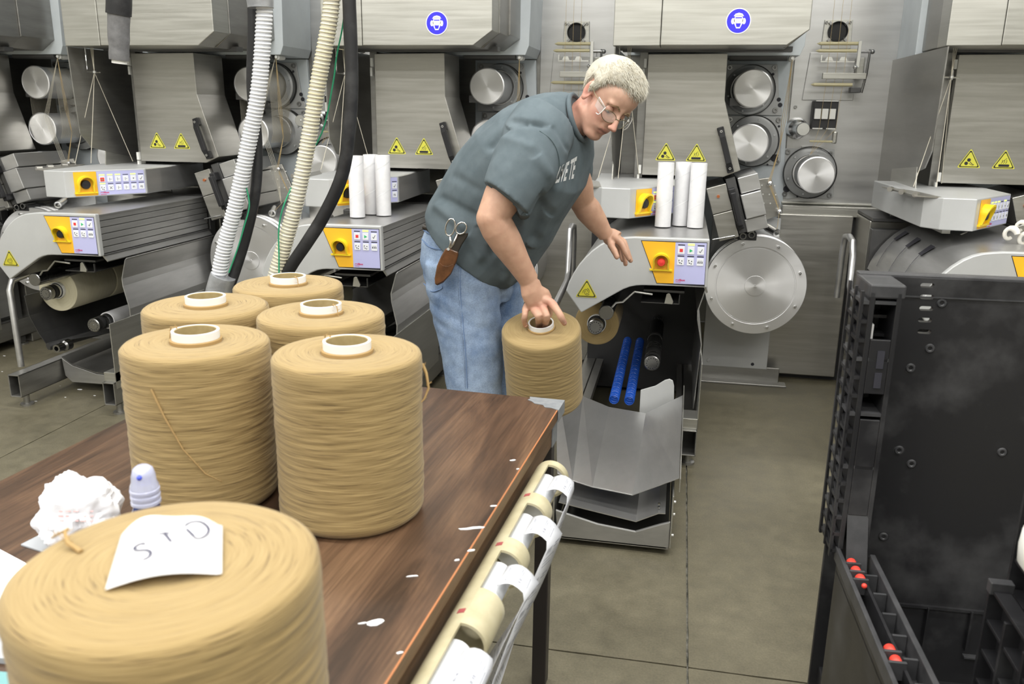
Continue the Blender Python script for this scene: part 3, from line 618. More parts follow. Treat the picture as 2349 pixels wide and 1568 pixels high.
    b = MB(); b.box((.082, 3.70, .188), (.150, 3.82, .238)); b.box((.145, 3.70, .15), (.150, 4.6, .5)); b.build('beam_bracket', 'steel_bright', t, bevel=.002)
    if not open_tray:
        b = MB(); b.sheet([(-.41, 4.0, .20), (-.35, 4.0, .16), (-.2, 4.0, .12), (.0, 4.0, .115), (.075, 4.0, .15)], (0, .75, 0), .004); b.build('catch_tray', 'steel_dark', t)
        b = MB(); b.prism([(-.41, 4.0, .195), (-.35, 4.0, .155), (-.2, 4.0, .115), (.0, 4.0, .11), (.075, 4.0, .14), (.075, 4.0, .06), (-.36, 4.0, .055), (-.40, 4.0, .09)], (0, .01, 0)); b.build('tray_front', 'steel_back', t, bevel=.002)
        b = MB(); b.smooth = True; b.tube([(-.40, 3.90, .29), (-.33, 4.1, .30), (-.1, 4.7, .33)], .02, 14); b.build('pusher_rod', 'sheet_dark', t, smooth=40)
        b = MB(); b.smooth = True; b.lathe([(.010, .03), (.013, 0), (.022, 0), (.022, .05), (.03, .06), (.03, .1)], (-.30, 3.84, .30), (0, 1, 0), 18); b.build('suction_nozzle', 'turned_dark', t, smooth=35)
    else:
        # drawn-out receiving tray
        b = MB(); P3 = [at(1330, 915, y=3.6), at(1385, 936, y=3.6), at(1480, 945, y=3.6), at(1563, 905, y=3.6)]
        Q3 = [at(1270, 1098, y=2.95), at(1325, 1116, y=2.92), at(1452, 1136, y=2.90), at(1556, 1102, y=2.9)]
        P3 = [(-.50, 3.62, .43), (-.37, 3.62, .335), (-.25, 3.62, .293), (-.085, 3.62, .277), (.072, 3.62, .375)]
        Q3 = [(-.385, 2.92, .262), (-.325, 2.92, .238), (-.25, 2.92, .22), (-.10, 2.92, .203), (.066, 2.92, .288)]
        n = 5; vs = [Vector(p) for p in P3+Q3]; vs += [v-Vector((0, 0, .004)) for v in vs]
        fs = [(i, i+1, n+i+1, n+i) for i in range(n-1)]+[(2*n+i, 2*n+n+i, 2*n+n+i+1, 2*n+i+1) for i in range(n-1)]
        fs += [(i, 2*n+i, 2*n+i+1, i+1) for i in range(n-1)]+[(n+i, n+i+1, 3*n+i+1, 3*n+i) for i in range(n-1)]+[(0, n, 3*n, 2*n), (n-1, 3*n-1, 4*n-1, 2*n-1)]
        b = MB(); b.add(vs, fs); tr = b.build('receiving_tray', 'steel_cover', t, bevel=.001)
        b = MB(); b.prism([(.068, 2.90, .292), (.074, 3.64, .385), (.074, 3.70, .395), (.074, 3.66, .30), (.068, 2.90, .24)], (.004, 0, 0)); b.build('tray_side_flange', 'steel_bright', tr)
        b = MB(); b.smooth = False; b.pxz([(-.115, .25), (.04, .25), (.032, .40), (.025, .425), (.01, .432), (-.01, .425), (-.05, .395), (-.115, .37)], 3.66, 3.668); b.build('end_stop', 'silver_paint', t, bevel=.002)
        b = MB(); b.sheet([(-.37, 2.87, .165), (-.25, 2.87, .145), (-.08, 2.87, .118), (.0, 2.87, .16), (.025, 2.87, .162)], (0, .8, 0), .004); b.build('lower_tray', 'steel_back', t)
        b = MB(); b.prism([(-.38, 2.86, .14), (-.30, 2.86, .12), (-.22, 2.86, .10), (-.08, 2.86, .085), (.01, 2.86, .125), (.045, 2.86, .138), (.045, 2.86, .035), (.035, 2.86, .025), (-.37, 2.86, .025)], (0, .012, 0)); b.build('drawer_front', 'steel_cover', t, bevel=.004)
        b = MB(); b.box((-.38, 2.86, .025), (.042, 3.9, .033)); b.build('drawer_bottom', 'steel_dark', t)
        b = MB(); b.box((.046, 2.86, .03), (.052, 4.0, .24)); b.build('drawer_side', 'steel_bright', t, bevel=.002)
        b = MB(); b.box((-.39, 2.862, .03), (-.384, 4.0, .2)); b.build('drawer_side', 'steel_bright', t, bevel=.002)
        b = MB(); b.smooth = True
        for y, z in ((2.90, .20), (2.90, .15), (2.89, .07)): b.cyl((.052, y, z), (1, 0, 0), .006, .008, 10)
        for x, z in ((.0, .185), (.0, .17)): b.cyl((x, 2.90, z), (0, 0, 1), .005, .004, 8)
        b.build('drawer_screw', 'turned_steel', t, smooth=35)
        b = MB(); b.box((-.41, 3.75, .16), (-.37, 4.7, .20)); b.box((.05, 3.75, .16), (.075, 4.7, .20)); b.build('slide_rail', 'steel_dark', t)
        for x in (-.235, -.165):
            b = MB(); b.smooth = True; pts = []
            for k in range(80*14):
                a = k*2*pi/14; y = 3.70+.97*k/(80*14); pts.append((x+.021*cos(a), y, .30+.03*(y-3.72)+.021*sin(a)))
            b.tube(pts, .0028, 4); b.build('air_hose_coil', 'blue_coil', t, smooth=60)
    return t

mach = build_machine()
wind = build_winder(False); windo = build_winder(True)
names = {-1: 'behind the far left edge', 0: 'on the left', 1: 'in the middle', 2: 'right of the man', 3: 'at the far right'}
MACH = {}
desc = {-1: 'stainless spinning machine cut off by the left edge, two rollers and door side showing',
        0: 'stainless yarn spinning machine on the left, behind the two ribbed white hoses',
        1: 'stainless yarn spinning machine directly behind the bending man',
        2: 'stainless yarn spinning machine right of the man, its big round drum in full view',
        3: 'stainless yarn spinning machine at the right edge, behind the black container'}
desw = {-1: 'grey yarn winder mostly beyond the left edge of the picture',
        0: 'grey yarn winder on the left with cream bobbin and closed tray',
        1: 'grey yarn winder behind the man with white tubes on its top',
        3: 'grey yarn winder with slotted curved cover behind the black container'}
for k in (-1, 0, 1, 3):
    c = copy_tree(mach, None, ((k-2)*P, 0, 0)); c['label'] = desc[k]; c['group'] = 'row of spinning machines'; MACH[k] = c
mach['label'] = desc[2]; mach['group'] = 'row of spinning machines'; MACH[2] = mach
WIND = {}
for k in (-1, 0, 3):
    c = copy_tree(wind, None, ((k-2)*P, 0, 0)); c['label'] = desw[k]; c['group'] = 'row of yarn winders'; WIND[k] = c
wind.location.x += -P; wind['label'] = desw[1]; wind['group'] = 'row of yarn winders'; WIND[1] = wind
windo['label'] = 'grey yarn winder with red stop knob and drawn-out steel tray, right of the man'; windo['group'] = 'row of yarn winders'; WIND[2] = windo
# safety signs on two hoods (ear and eye protection)
for k, (sx, sy) in ((2, (1694, 48)), (1, (1002, 53))):
    r = MACH[k]; hood = [c for c in r.children if c.name.startswith('hood') and not c.name.startswith(('hood_'))][0]
    a = at(sx, sy, y=4.258); pl = Plane((a.x, 4.259, a.z), (1, 0, 0), (0, -1, 0)); b = MB(); s = .052
    pl.disc(b, 0, 0, s*1.08, .001, n=40); b.mi = 1; pl.disc(b, 0, 0, s, .0018, n=40); b.mi = 0
    pl.poly(b, [(-.30*s, .45*s), (.30*s, .45*s), (.40*s, .1*s), (.34*s, -.25*s), (.16*s, -.62*s), (-.16*s, -.62*s), (-.34*s, -.25*s), (-.40*s, .1*s)], .0026)
    pl.poly(b, [(-.45*s, .38*s), (-.3*s, .6*s), (0, .68*s), (.3*s, .6*s), (.45*s, .38*s), (.3*s, .42*s), (-.3*s, .42*s)], .0026)
    pl.disc(b, -.48*s, -.02*s, .15*s, .0026, ry=.26*s); pl.disc(b, .48*s, -.02*s, .15*s, .0026, ry=.26*s)
    b.mi = 1; pl.poly(b, [(-.28*s, .30*s), (.28*s, .30*s), (.28*s, .22*s), (-.28*s, .22*s)], .0034)
    pl.poly(b, [(-.22*s, -.2*s), (.22*s, -.2*s), (.14*s, -.5*s), (-.14*s, -.5*s)], .0034)
    b.mi = 0; pl.disc(b, -.15*s, -.02*s, .13*s, .0042, ry=.1*s); pl.disc(b, .15*s, -.02*s, .13*s, .0042, ry=.1*s)
    b.build('ear_protection_sign', ['sign_white', 'sign_blue'], hood)
from mathutils.bvhtree import BVHTree
# ------------------------------------------------------------------ work table
def wood():
    m = bpy.data.materials.new('walnut_laminate'); m.use_nodes = True; nt = m.node_tree; p = nt.nodes['Principled BSDF']
    tc = nt.nodes.new('ShaderNodeTexCoord'); mp = nt.nodes.new('ShaderNodeMapping'); mp.inputs['Rotation'].default_value = (0, 0, radians(3.8)); nt.links.new(tc.outputs['Object'], mp.inputs[0])
    mp2 = nt.nodes.new('ShaderNodeMapping'); mp2.inputs['Scale'].default_value = (9, .9, 1); nt.links.new(mp.outputs[0], mp2.inputs[0])
    n = nt.nodes.new('ShaderNodeTexNoise'); n.inputs['Scale'].default_value = 1.6; n.inputs['Detail'].default_value = 8; n.inputs['Roughness'].default_value = .62; n.inputs['Distortion'].default_value = 1.1
    nt.links.new(mp2.outputs[0], n.inputs['Vector'])
    n2 = nt.nodes.new('ShaderNodeTexNoise'); n2.inputs['Scale'].default_value = 1.4; nt.links.new(mp.outputs[0], n2.inputs['Vector'])
    mp3 = nt.nodes.new('ShaderNodeMapping'); mp3.inputs['Scale'].default_value = (160, 5, 1); nt.links.new(mp.outputs[0], mp3.inputs[0])
    n3 = nt.nodes.new('ShaderNodeTexNoise'); n3.inputs['Scale'].default_value = 1.5; n3.inputs['Detail'].default_value = 3; nt.links.new(mp3.outputs[0], n3.inputs['Vector'])
    r = nt.nodes.new('ShaderNodeValToRGB'); e = r.color_ramp.elements; e[0].position = .32; e[0].color = (.034, .018, .010, 1); e[1].position = .68; e[1].color = (.150, .086, .048, 1)
    k = e.new(.5); k.color = (.085, .046, .026, 1); nt.links.new(n.outputs[0], r.inputs[0])
    mx = nt.nodes.new('ShaderNodeMixRGB'); mx.blend_type = 'OVERLAY'; mx.inputs[0].default_value = .55; nt.links.new(r.outputs[0], mx.inputs[1]); nt.links.new(n3.outputs[0], mx.inputs[2])
    nt.links.new(mx.outputs[0], p.inputs['Base Color'])
    mr = nt.nodes.new('ShaderNodeMapRange'); mr.inputs[3].default_value = .28; mr.inputs[4].default_value = .5; nt.links.new(n2.outputs[0], mr.inputs[0]); nt.links.new(mr.outputs[0], p.inputs['Roughness'])
    M['walnut_laminate'] = m
wood()
mat('edge_band', (.17, .10, .055), .45, noise=12, color2=(.11, .065, .035), stretch=(8, 1, 20))
mat('edge_line', (.42, .17, .07), .4)
mat('leg_black', (.022, .018, .018), .4)
mat('duct_tape', (.20, .215, .235), .42, .1, noise=60, bump=(.25, .002), color2=(.27, .285, .30))
mat('cardboard', (.36, .28, .13), .7, noise=60, color2=(.42, .33, .17))
mat('tube_band', (.85, .86, .87), .45, noise=12, color2=(.76, .78, .80))
TZ = .84
E0 = Vector((-.283, 1.839, 0)); TD = Vector((.0640, .998, 0)).normalized(); TW = Vector((TD.y, -TD.x, 0))   # along length, to the right
def T(a, b_, z=TZ): v = E0+TD*a-TW*b_; return Vector((v.x, v.y, z))    # a along length from E0, b_ inwards from the right edge
A1, A0, BW = .262, -1.62, 1.0
tb = thing('work_table', 'brown walnut laminate work table with taped corner, loaded with yarn spools', 'table', T((A0+A1)/2, BW/2, 0))
b = MB(); b.prism([T(A0, 0, TZ-.030), T(A1, 0, TZ-.030), T(A1, BW, TZ-.030), T(A0, BW, TZ-.030)], (0, 0, .0295)); b.build('edge_core', 'edge_band', tb, bevel=.002)
b = MB(); b.prism([T(A0, .0025, TZ-.0004), T(A1, .0025, TZ-.0004), T(A1, BW, TZ-.0004), T(A0, BW, TZ-.0004)], (0, 0, .0004)); b.build('tabletop', 'walnut_laminate', tb)
b = MB(); b.prism([T(A0, -.0006, TZ-.002), T(A1, -.0006, TZ-.002), T(A1, .0024, TZ-.002), T(A0, .0024, TZ-.002)], (0, 0, .0021)); b.build('edge_trim', 'edge_line', tb)
b = MB(); b.prism([T(A0+.02, .012, TZ-.10), T(A1-.03, .012, TZ-.10), T(A1-.03, .035, TZ-.10), T(A0+.02, .035, TZ-.10)], (0, 0, .07)); b.build('apron', 'edge_band', tb, bevel=.002)
b = MB(); b.prism([T(A1-.05, .03, TZ-.10), T(A1-.03, .03, TZ-.10), T(A1-.03, BW-.03, TZ-.10), T(A1-.05, BW-.03, TZ-.10)], (0, 0, .07)); b.build('apron', 'edge_band', tb, bevel=.002)
for a_, b_ in ((A1-.045, .035), (A1-.045, BW-.035), (A0+.06, .035), (A0+.06, BW-.035)):
    b = MB(); c = T(a_, b_, 0); b.obox((c.x, c.y, (TZ-.03)/2), TD, TW, (0, 0, 1), .02, .02, (TZ-.03)/2); b.build('leg', 'leg_black', tb, bevel=.003)
# grey tape wrapped round the far right corner
b = MB(); pts = [T(A1+.0012, .092), T(A1-.012, .088), T(A1-.022, .092), T(A1-.032, .078), T(A1-.045, .068), T(A1-.050, .044), T(A1-.066, .036), T(A1-.066, .018), T(A1-.078, -.0025), T(A1+.0012, -.0025)]
b.prism([p+Vector((0, 0, .0002)) for p in pts], (0, 0, .0012))
b.prism([T(A1-.078, -.0015, TZ-.032), T(A1+.002, -.0015, TZ-.032), T(A1+.002, -.0035, TZ-.032), T(A1-.078, -.0035, TZ-.032)], (0, 0, .0335))
b.prism([T(A1-.085, .0115, TZ-.10), T(A1-.028, .0115, TZ-.10), T(A1-.028, .009, TZ-.10), T(A1-.085, .009, TZ-.10)], (0, 0, .07))
b.prism([T(A1+.001, -.003, TZ-.032), T(A1+.001, .092, TZ-.032), T(A1+.003, .092, TZ-.032), T(A1+.003, -.003, TZ-.032)], (0, 0, .0335))
b.build('corner_tape', 'duct_tape', tb)
# ------------------------------------------------------------------ yarn
def yarn_mat(name, c_lo, c_mid, c_hi, uvs=(9, 420), bump=.8, skew=.05, dark=.40):
    m = bpy.data.materials.new(name); m.use_nodes = True; nt = m.node_tree; p = nt.nodes['Principled BSDF']; p.inputs['Roughness'].default_value = .82
    p.inputs['Sheen Weight'].default_value = .15
    tc = nt.nodes.new('ShaderNodeTexCoord'); outs = []
    for sk, sc in ((skew, 1.0), (-skew, .8)):
        mp = nt.nodes.new('ShaderNodeMapping'); mp.inputs['Rotation'].default_value = (0, 0, sk); mp.inputs['Scale'].default_value = (1, 1, 1)
        mp2 = nt.nodes.new('ShaderNodeMapping'); mp2.inputs['Scale'].default_value = (uvs[0]*sc, uvs[1]*sc, 1)
        nt.links.new(tc.outputs['UV'], mp.inputs[0]); nt.links.new(mp.outputs[0], mp2.inputs[0])
        n = nt.nodes.new('ShaderNodeTexNoise'); n.inputs['Scale'].default_value = 1; n.inputs['Detail'].default_value = 3; n.inputs['Roughness'].default_value = .55; n.inputs['Distortion'].default_value = .15
        nt.links.new(mp2.outputs[0], n.inputs['Vector']); outs.append(n)
    mx = nt.nodes.new('ShaderNodeMath'); mx.operation = 'ADD'; nt.links.new(outs[0].outputs[0], mx.inputs[0]); nt.links.new(outs[1].outputs[0], mx.inputs[1])
    hf = nt.nodes.new('ShaderNodeMath'); hf.operation = 'MULTIPLY'; hf.inputs[1].default_value = .5; nt.links.new(mx.outputs[0], hf.inputs[0])
    r = nt.nodes.new('ShaderNodeValToRGB'); e = r.color_ramp.elements; e[0].position = dark-.05; e[0].color = c_lo+(1,); e[1].position = .62; e[1].color = c_hi+(1,)
    k = e.new(dark+.035); k.color = c_mid+(1,); nt.links.new(hf.outputs[0], r.inputs[0]); nt.links.new(r.outputs[0], p.inputs['Base Color'])
    bu = nt.nodes.new('ShaderNodeBump'); bu.inputs['Strength'].default_value = bump; bu.inputs['Distance'].default_value = .0022; nt.links.new(hf.outputs[0], bu.inputs['Height']); nt.links.new(bu.outputs[0], p.inputs['Normal'])
    M[name] = m
yarn_mat('yarn_tan', (.125, .080, .030), (.295, .205, .082), (.355, .255, .110))
yarn_mat('yarn_tan_smooth', (.24, .165, .064), (.30, .212, .088), (.35, .255, .112), bump=.35, skew=.03)
yarn_mat('yarn_cream', (.55, .50, .33), (.66, .61, .44), (.72, .68, .52), bump=.15, skew=.03)
mat('loose_yarn', (.39, .26, .11), .85)
R, HS = .135, .314
def yarn_mesh(name, mt, R=R, HS=HS, r0=.047, amp=.0013, seed=0, nseg=224, ny=110, parent=None, smooth_=False, flat=False):
    """wound yarn body standing on z=0: rounded shoulders, domed flat top; UV = (arc, height) in survey units"""
    prof = [(r0, 0)]; rb = .012 if flat else .022
    prof += [(R-rb, 0)]+[(R-rb+rb*sin(t), rb-rb*cos(t)) for t in (.5, 1.0, 1.4)]
    for k in range(ny): prof.append((R, rb+(HS-2*rb)*k/(ny-1)))
    prof += [(R-rb*.6+rb*.6*cos(t), HS-rb*.6+rb*.6*sin(t)) for t in (.3, .7, 1.1, 1.5)]
    for k in range(1, 26): prof.append((R-rb*.6-(R-rb*.6-r0)*k/25, HS+.003*sin(pi*k/25)-.002*k/25))
    prof.append((r0, HS-.06))
    vs, uv = [], []; L = 0; arc_ = [0]
    for i in range(1, len(prof)): L += sqrt((prof[i][0]-prof[i-1][0])**2+(prof[i][1]-prof[i-1][1])**2); arc_.append(L)
    nst = len(prof)
    for i, (r, z) in enumerate(prof):
        side = 4 <= i < ny+8
        for j in range(nseg):
            a = 2*pi*j/nseg
            if side:
                d = amp*(1.1*mn.noise(Vector((cos(a)*2.2+seed, sin(a)*2.2+7*z, z*150)))+.6*mn.noise(Vector((cos(a)*1.2, sin(a)*1.2+seed, z*16))))
                d += .0028*mn.noise(Vector((cos(a)*.8+seed*3, sin(a)*.8, z*7)))
            else: d = 0
            zz = z+(0 if side or z < .05 else amp*.5*mn.noise(Vector((cos(a)*1.2+seed, sin(a)*1.2, r*160))))
            vs.append(((r+d)*cos(a), (r+d)*sin(a), zz))
    fs, uvf = [], []
    for i in range(nst-1):
        for j in range(nseg):
            j2 = (j+1) % nseg; fs.append((i*nseg+j, i*nseg+j2, (i+1)*nseg+j2, (i+1)*nseg+j))
            u0, u1 = 2*pi*j/nseg*R, 2*pi*(j+1)/nseg*R
            uvf.append([(u0, arc_[i]), (u1, arc_[i]), (u1, arc_[i+1]), (u0, arc_[i+1])])
    b = MB(); b.smooth = True; b.add(vs, fs, uvf)
    o = b.build('yarn_winding', mt, None, norm=False); o.parent = parent; o.location = (0, 0, 0); return o
def core_tube(parent, HS=HS, r=.0425, prot=.020, label=None, inner='cardboard'):
    b = MB(); b.smooth = True; zt = HS+prot
    b.lathe([(r, -.004), (r, zt-.001), (r-.001, zt), (r-.0045, zt), (r-.0055, zt-.001), (r-.0055, -.004)], (0, 0, 0), (0, 0, 1), 48, closed=True)
    o = b.build('core_tube', inner, None, smooth=40); o.parent = parent
    b = MB(); b.smooth = True; b.lathe([(r+.0004, zt-.022), (r+.0008, zt-.022), (r+.0008, zt+.0003), (r-.0040, zt+.0006), (r-.0042, zt-.0002)], (0, 0, 0), (0, 0, 1), 48)
    o2 = b.build('tube_rim', 'tube_band', None, smooth=40, label='white paper rim of the tube'); o2.parent = parent
    b = MB(); b.smooth = True; b.lathe([(r+.0005, HS-.02), (r+.0045, HS-.02), (r+.0045, HS+.004), (r+.001, HS+.0055)], (0, 0, 0), (0, 0, 1), 48)
    o3 = b.build('yarn_collar', 'loose_yarn', None, smooth=40); o3.parent = parent
def spool(name, label, loc, seed, rotz=0, tilt=None, mt='yarn_tan', group=None, R_=R, H_=HS, prot=.020, open_=True):
    t = thing(name, label, 'spool', loc, group)
    yarn_mesh('w', mt, seed=seed, parent=t, R=R_, HS=H_, r0=.047 if open_ else .004)
    if open_: core_tube(t, HS=H_, prot=prot)
    t.rotation_euler = (0, 0, rotz)
    return t
def ring(px, py, zt=1.167): v = at(px, py, z=zt); return Vector((v.x, v.y, TZ))
GRP = 'tan yarn spools standing on the table'
SP = [('large tan yarn spool standing nearest the paper-flecked middle of the table, with side loop', (-.574, 1.389), 1.3, 0.2),
      ('tan yarn spool with white core rim behind the blue-capped bottle', (-.876, 1.390), 5.1, 1.4),
      ('tan yarn spool in the second row, left, behind the one over the bottle', (-1.018, 1.666), 9.7, 2.2),
      ('tan yarn spool in the second row, right, closer to the man', (-.741, 1.658), 14.2, 3.3),
      ('rearmost tan yarn spool on the table, under the hose ends', (-.946, 1.928), 21.5, 4.1)]
spools = []
for lb, (px, py), sd, rz in SP: spools.append(spool('yarn_spool', lb, Vector((px, py, TZ)), sd, rz, group=GRP))
c = Vector((-.444, .627, 0)); fg = spool('yarn_spool', 'biggest foreground tan yarn spool with a white paper marked STD on top', (c.x, c.y, TZ), 33.3, 1.0, group=GRP, open_=False, H_=.331, R_=.138)
fgc = Vector((c.x, c.y, 0))
# loose ends of yarn
def yarn_end(name, parent, path, r=.0025, label=None):
    b = MB(); b.smooth = True; b.tube(path, [r*(1-.6*i/(len(path)-1)) for i in range(len(path))], 7)
    for k in range(14):
        i = random.randrange(len(path)-1); p = Vector(path[i]).lerp(Vector(path[i+1]), random.random()); d = Vector((random.uniform(-1, 1), random.uniform(-1, 1), random.uniform(-.3, 1)))*.006
        b.tube([p, p+d*.6, p+d+Vector((.001, .002, .001))], .0004, 4)
    return b.build(name, 'loose_yarn', parent, smooth=60)
def near_tuft(sp, ang, parent_top=True):
    o = wpos(sp); r = .040; z = TZ+HS+.02
    c = Vector((o.x+cos(ang)*r, o.y+sin(ang)*r, z))
    yarn_end('yarn_tail', sp, [c+Vector((0, 0, -.06)), c+Vector((-.002, -.004, -.02)), c+Vector((0, 0, .004)), c+Vector((cos(ang)*.012, sin(ang)*.012, .002)), c+Vector((cos(ang)*.016, sin(ang)*.016, -.02))], .0022)
near_tuft(spools[0], 2.6); near_tuft(spools[1], 1.7); near_tuft(spools[3], 2.5); near_tuft(spools[4], 1.5)
o = wpos(spools[0]); yarn_end('yarn_loop', spools[0], [o+Vector((.134, .02, .285)), o+Vector((.142, .01, .27)), o+Vector((.147, .0, .245)), o+Vector((.139, -.005, .225)), o+Vector((.133, -.01, .22))], .0035)
o = wpos(spools[1]); yarn_end('yarn_tail', spools[1], [o+Vector((-.1365*cos(a)-.0, -.1365*sin(a), z)) for a, z in ((.1, .26), (.25, .21), (.45, .15), (.7, .10), (.9, .08))], .0022)
o = fgc+Vector((0, 0, TZ)); t0 = at(440, 1150, z=1.152); t1 = at(400, 1140, z=1.170)
yarn_end('yarn_tail', fg, [at(372, 1190, z=1.174), at(386, 1162, z=1.178), at(400, 1141, z=1.184), at(418, 1136, z=1.184), at(428, 1142, z=1.170)], .0028)
yarn_end('yarn_tail', fg, [o+Vector((R*1.01*cos(a), R*1.01*sin(a), z)) for a, z in ((-.35, .28), (-.28, .22), (-.22, .16), (-.16, .1), (-.1, .02))], .003)
# paper with hand-lettered STD, curling over the core
mat('paper', (.90, .90, .92), .6); mat('ink', (.05, .05, .09), .5)
pt = thing('paper_note', 'white curled paper note marked STD lying on the foreground spool', 'paper', (fgc.x, fgc.y, 1.172))
cs = [at(240, 1342, z=1.180), at(508, 1305, z=1.180), at(509, 1187, z=1.186), at(275, 1210, z=1.184)]
def note(u, v, h=0):
    a = cs[0].lerp(cs[1], u); b_ = cs[3].lerp(cs[2], u); p = a.lerp(b_, v)
    p.z = 1.176+.020*sin(pi*min(1, u*1.05))*(.35+.65*v)+.004*sin(u*9)*v+h; return p
N1, N2 = 24, 10; b = MB(); b.smooth = True
b.add([note(i/N1, j/N2) for j in range(N2+1) for i in range(N1+1)], [(j*(N1+1)+i, j*(N1+1)+i+1, (j+1)*(N1+1)+i+1, (j+1)*(N1+1)+i) for j in range(N2) for i in range(N1)])
sh = b.build('sheet', 'paper', pt, norm=False); md = sh.modifiers.new('thick', 'SOLIDIFY'); md.thickness = .0006; md.offset = -1
def smoothpath(pts, n=60):
    P_ = [Vector(p) for p in pts]; P_ = [P_[0]*2-P_[1]]+P_+[P_[-1]*2-P_[-2]]; out = []
    m = len(P_)-3
    for k in range(n+1):
        t = k/n*m; i = min(int(t), m-1); u = t-i; a, b_, c, d = P_[i:i+4]
        out.append(.5*((2*b_)+(c-a)*u+(2*a-5*b_+4*c-d)*u*u+(3*b_-a-3*c+d)*u**3))
    return out
def ink_line(b, pts, w):
    q = [note(p.x, p.y, .0016) for p in smoothpath([(u, v, 0) for u, v in pts], 5*len(pts))]
    for i in range(len(q)-1):
        d = (q[i+1]-q[i]).normalized(); n = d.cross(Vector((0, 0, 1))).normalized()*w*(1 if 0 < i < len(q)-2 else .6)
        b.add([q[i]-n, q[i+1]-n, q[i+1]+n, q[i]+n], [(0, 1, 2, 3)])
b = MB()
ink_line(b, [(.30, .50), (.27, .53), (.22, .52), (.20, .47), (.24, .43), (.31, .41), (.36, .36), (.35, .29), (.29, .26)], .0016)
ink_line(b, [(.40, .66), (.52, .68)], .0014); ink_line(b, [(.46, .67), (.54, .50)], .0014)
ink_line(b, [(.66, .74), (.75, .58)], .0014); ink_line(b, [(.64, .78), (.70, .86), (.80, .88), (.87, .80), (.86, .68), (.81, .59), (.74, .56)], .0014)
b.build('lettering', 'ink', pt, norm=False)
# ------------------------------------------------------------------ bottle, bag, papers, scraps
mat('cap_clear', (.72, .75, .95), .18, trans=.35, coat=.6, ior=1.3); mat('cap_blue', (.08, .12, .75), .3, coat=.4); mat('bottle_blue', (.04, .09, .38), .12, trans=.5, coat=.5, ior=1.34)
bt = at(326, 1066, z=1.085); bt = Vector((bt.x, bt.y, TZ))
t = thing('water_bottle', 'small blue bottle with clear sports cap behind the foreground spool', 'bottle', bt)
b = MB(); b.smooth = True; b.lathe([(0, 0), (.030, 0), (.034, .004), (.034, .06), (.031, .075), (.034, .09), (.034, .135), (.030, .155), (.018, .180), (.0165, .195), (0, .195)], bt, (0, 0, 1), 36); b.build('bottle_body', 'bottle_blue', t, smooth=40)
b = MB(); b.smooth = True
for k in range(3): b.lathe([(.0190, 0), (.0205, .001), (.0205, .005), (.0190, .006)], bt+Vector((0, 0, .186+.009*k)), (0, 0, 1), 32)
b.lathe([(.0195, 0), (.0195, .028), (.0170, .034), (.0165, .044), (.0135, .054), (.008, .058), (0, .058)], bt+Vector((0, 0, .186)), (0, 0, 1), 32); b.build('clear_cap', 'cap_clear', t, smooth=40)
b = MB(); b.smooth = True; b.lathe([(0, .030), (.008, .030), (.008, .046), (.011, .048), (.009, .0535), (0, .0545)], bt+Vector((0, 0, .186)), (0, 0, 1), 20); b.sphere(bt+Vector((.004, -.0145, .232)), .004); b.build('spout', 'cap_blue', t, smooth=40)
mat('bag_white', (.84, .85, .90), .35, trans=.0, noise=22, bump=(.35, .004)); mat('bag_print', (.85, .55, .55), .6)
bc = at(183, 1180, z=.90)
t = thing('plastic_bag', 'crumpled white plastic bag on the table left of the bottle', 'bag', (bc.x, bc.y, TZ))
b = MB(); b.smooth = True; n, kk = 72, 48; vs = []
for i in range(kk+1):
    a = -pi/2+pi*i/kk
    for j in range(n):
        d = Vector((cos(a)*cos(2*pi*j/n), cos(a)*sin(2*pi*j/n), sin(a))); w_ = 1.08-.35*abs(mn.noise(d*1.6))+.12*mn.noise(d*2.6+Vector((3, 0, 0)))-.16*abs(mn.noise(d*4.+Vector((9, 0, 0))))-.04*abs(mn.noise(d*9))
        p = Vector((d.x*.073*w_, d.y*.062*w_, d.z*.072*w_)); p.z = max(p.z, -.058); vs.append(Vector((bc.x, bc.y, TZ+.059))+p)
b.add(vs, [(i*n+j, i*n+(j+1) % n, (i+1)*n+(j+1) % n, (i+1)*n+j) for i in range(kk) for j in range(n)]); b.build('bag_body', 'bag_white', t, smooth=45)
bagv = BVHTree.FromPolygons(vs, [(i*n+j, i*n+(j+1) % n, (i+1)*n+(j+1) % n, (i+1)*n+j) for i in range(kk) for j in range(n)])
b = MB()
for r_, row in enumerate((('a', .012), ('b', .0), ('c', -.012))):
    for k in range(5): 
        if (k+r_) % 4 != 3:
            q = (CW+CR*((140+k*17-1174.5)/F)-CU*((1172+r_*11-784)/F)).normalized(); h = bagv.ray_cast(CC, q, 4)
            if h[0] is not None: b.obox(h[0]-q*.0005, CR, CW, CU, .0042, .0006, .0011)
b.build('printed_lines', 'bag_print', t)
mat('sheet_white', (.95, .95, .97), .6); mat('grey_card', (.42, .44, .47), .5); mat('teal_card', (.16, .35, .36), .5)
def slab_thing(nm, lb, cat, pts, z, h, mt, group=None):
    c = sum((Vector(p) for p in pts), Vector())/len(pts); t = MB(); t.prism([Vector((p[0], p[1], z)) for p in pts], (0, 0, h)); o = t.build(nm, mt, None, bevel=min(.001, h*.3))
    return tagt(o, lb, cat, group)
w0 = [at(-260, 1300, z=TZ+.012), at(-120, 1195, z=TZ+.012), at(63, 1292, z=TZ+.012), at(-10, 1420, z=TZ+.012)]
slab_thing('paper_pad', 'bright white paper pad at the left table edge beside the foreground spool', 'paper', w0, TZ, .012, 'sheet_white')
w1 = [at(48, 1252, z=TZ), at(95, 1228, z=TZ), at(170, 1222, z=TZ), at(120, 1275, z=TZ)]
slab_thing('grey_strip', 'flat grey card strip lying below the white plastic bag', 'card', w1, TZ, .004, 'grey_card')
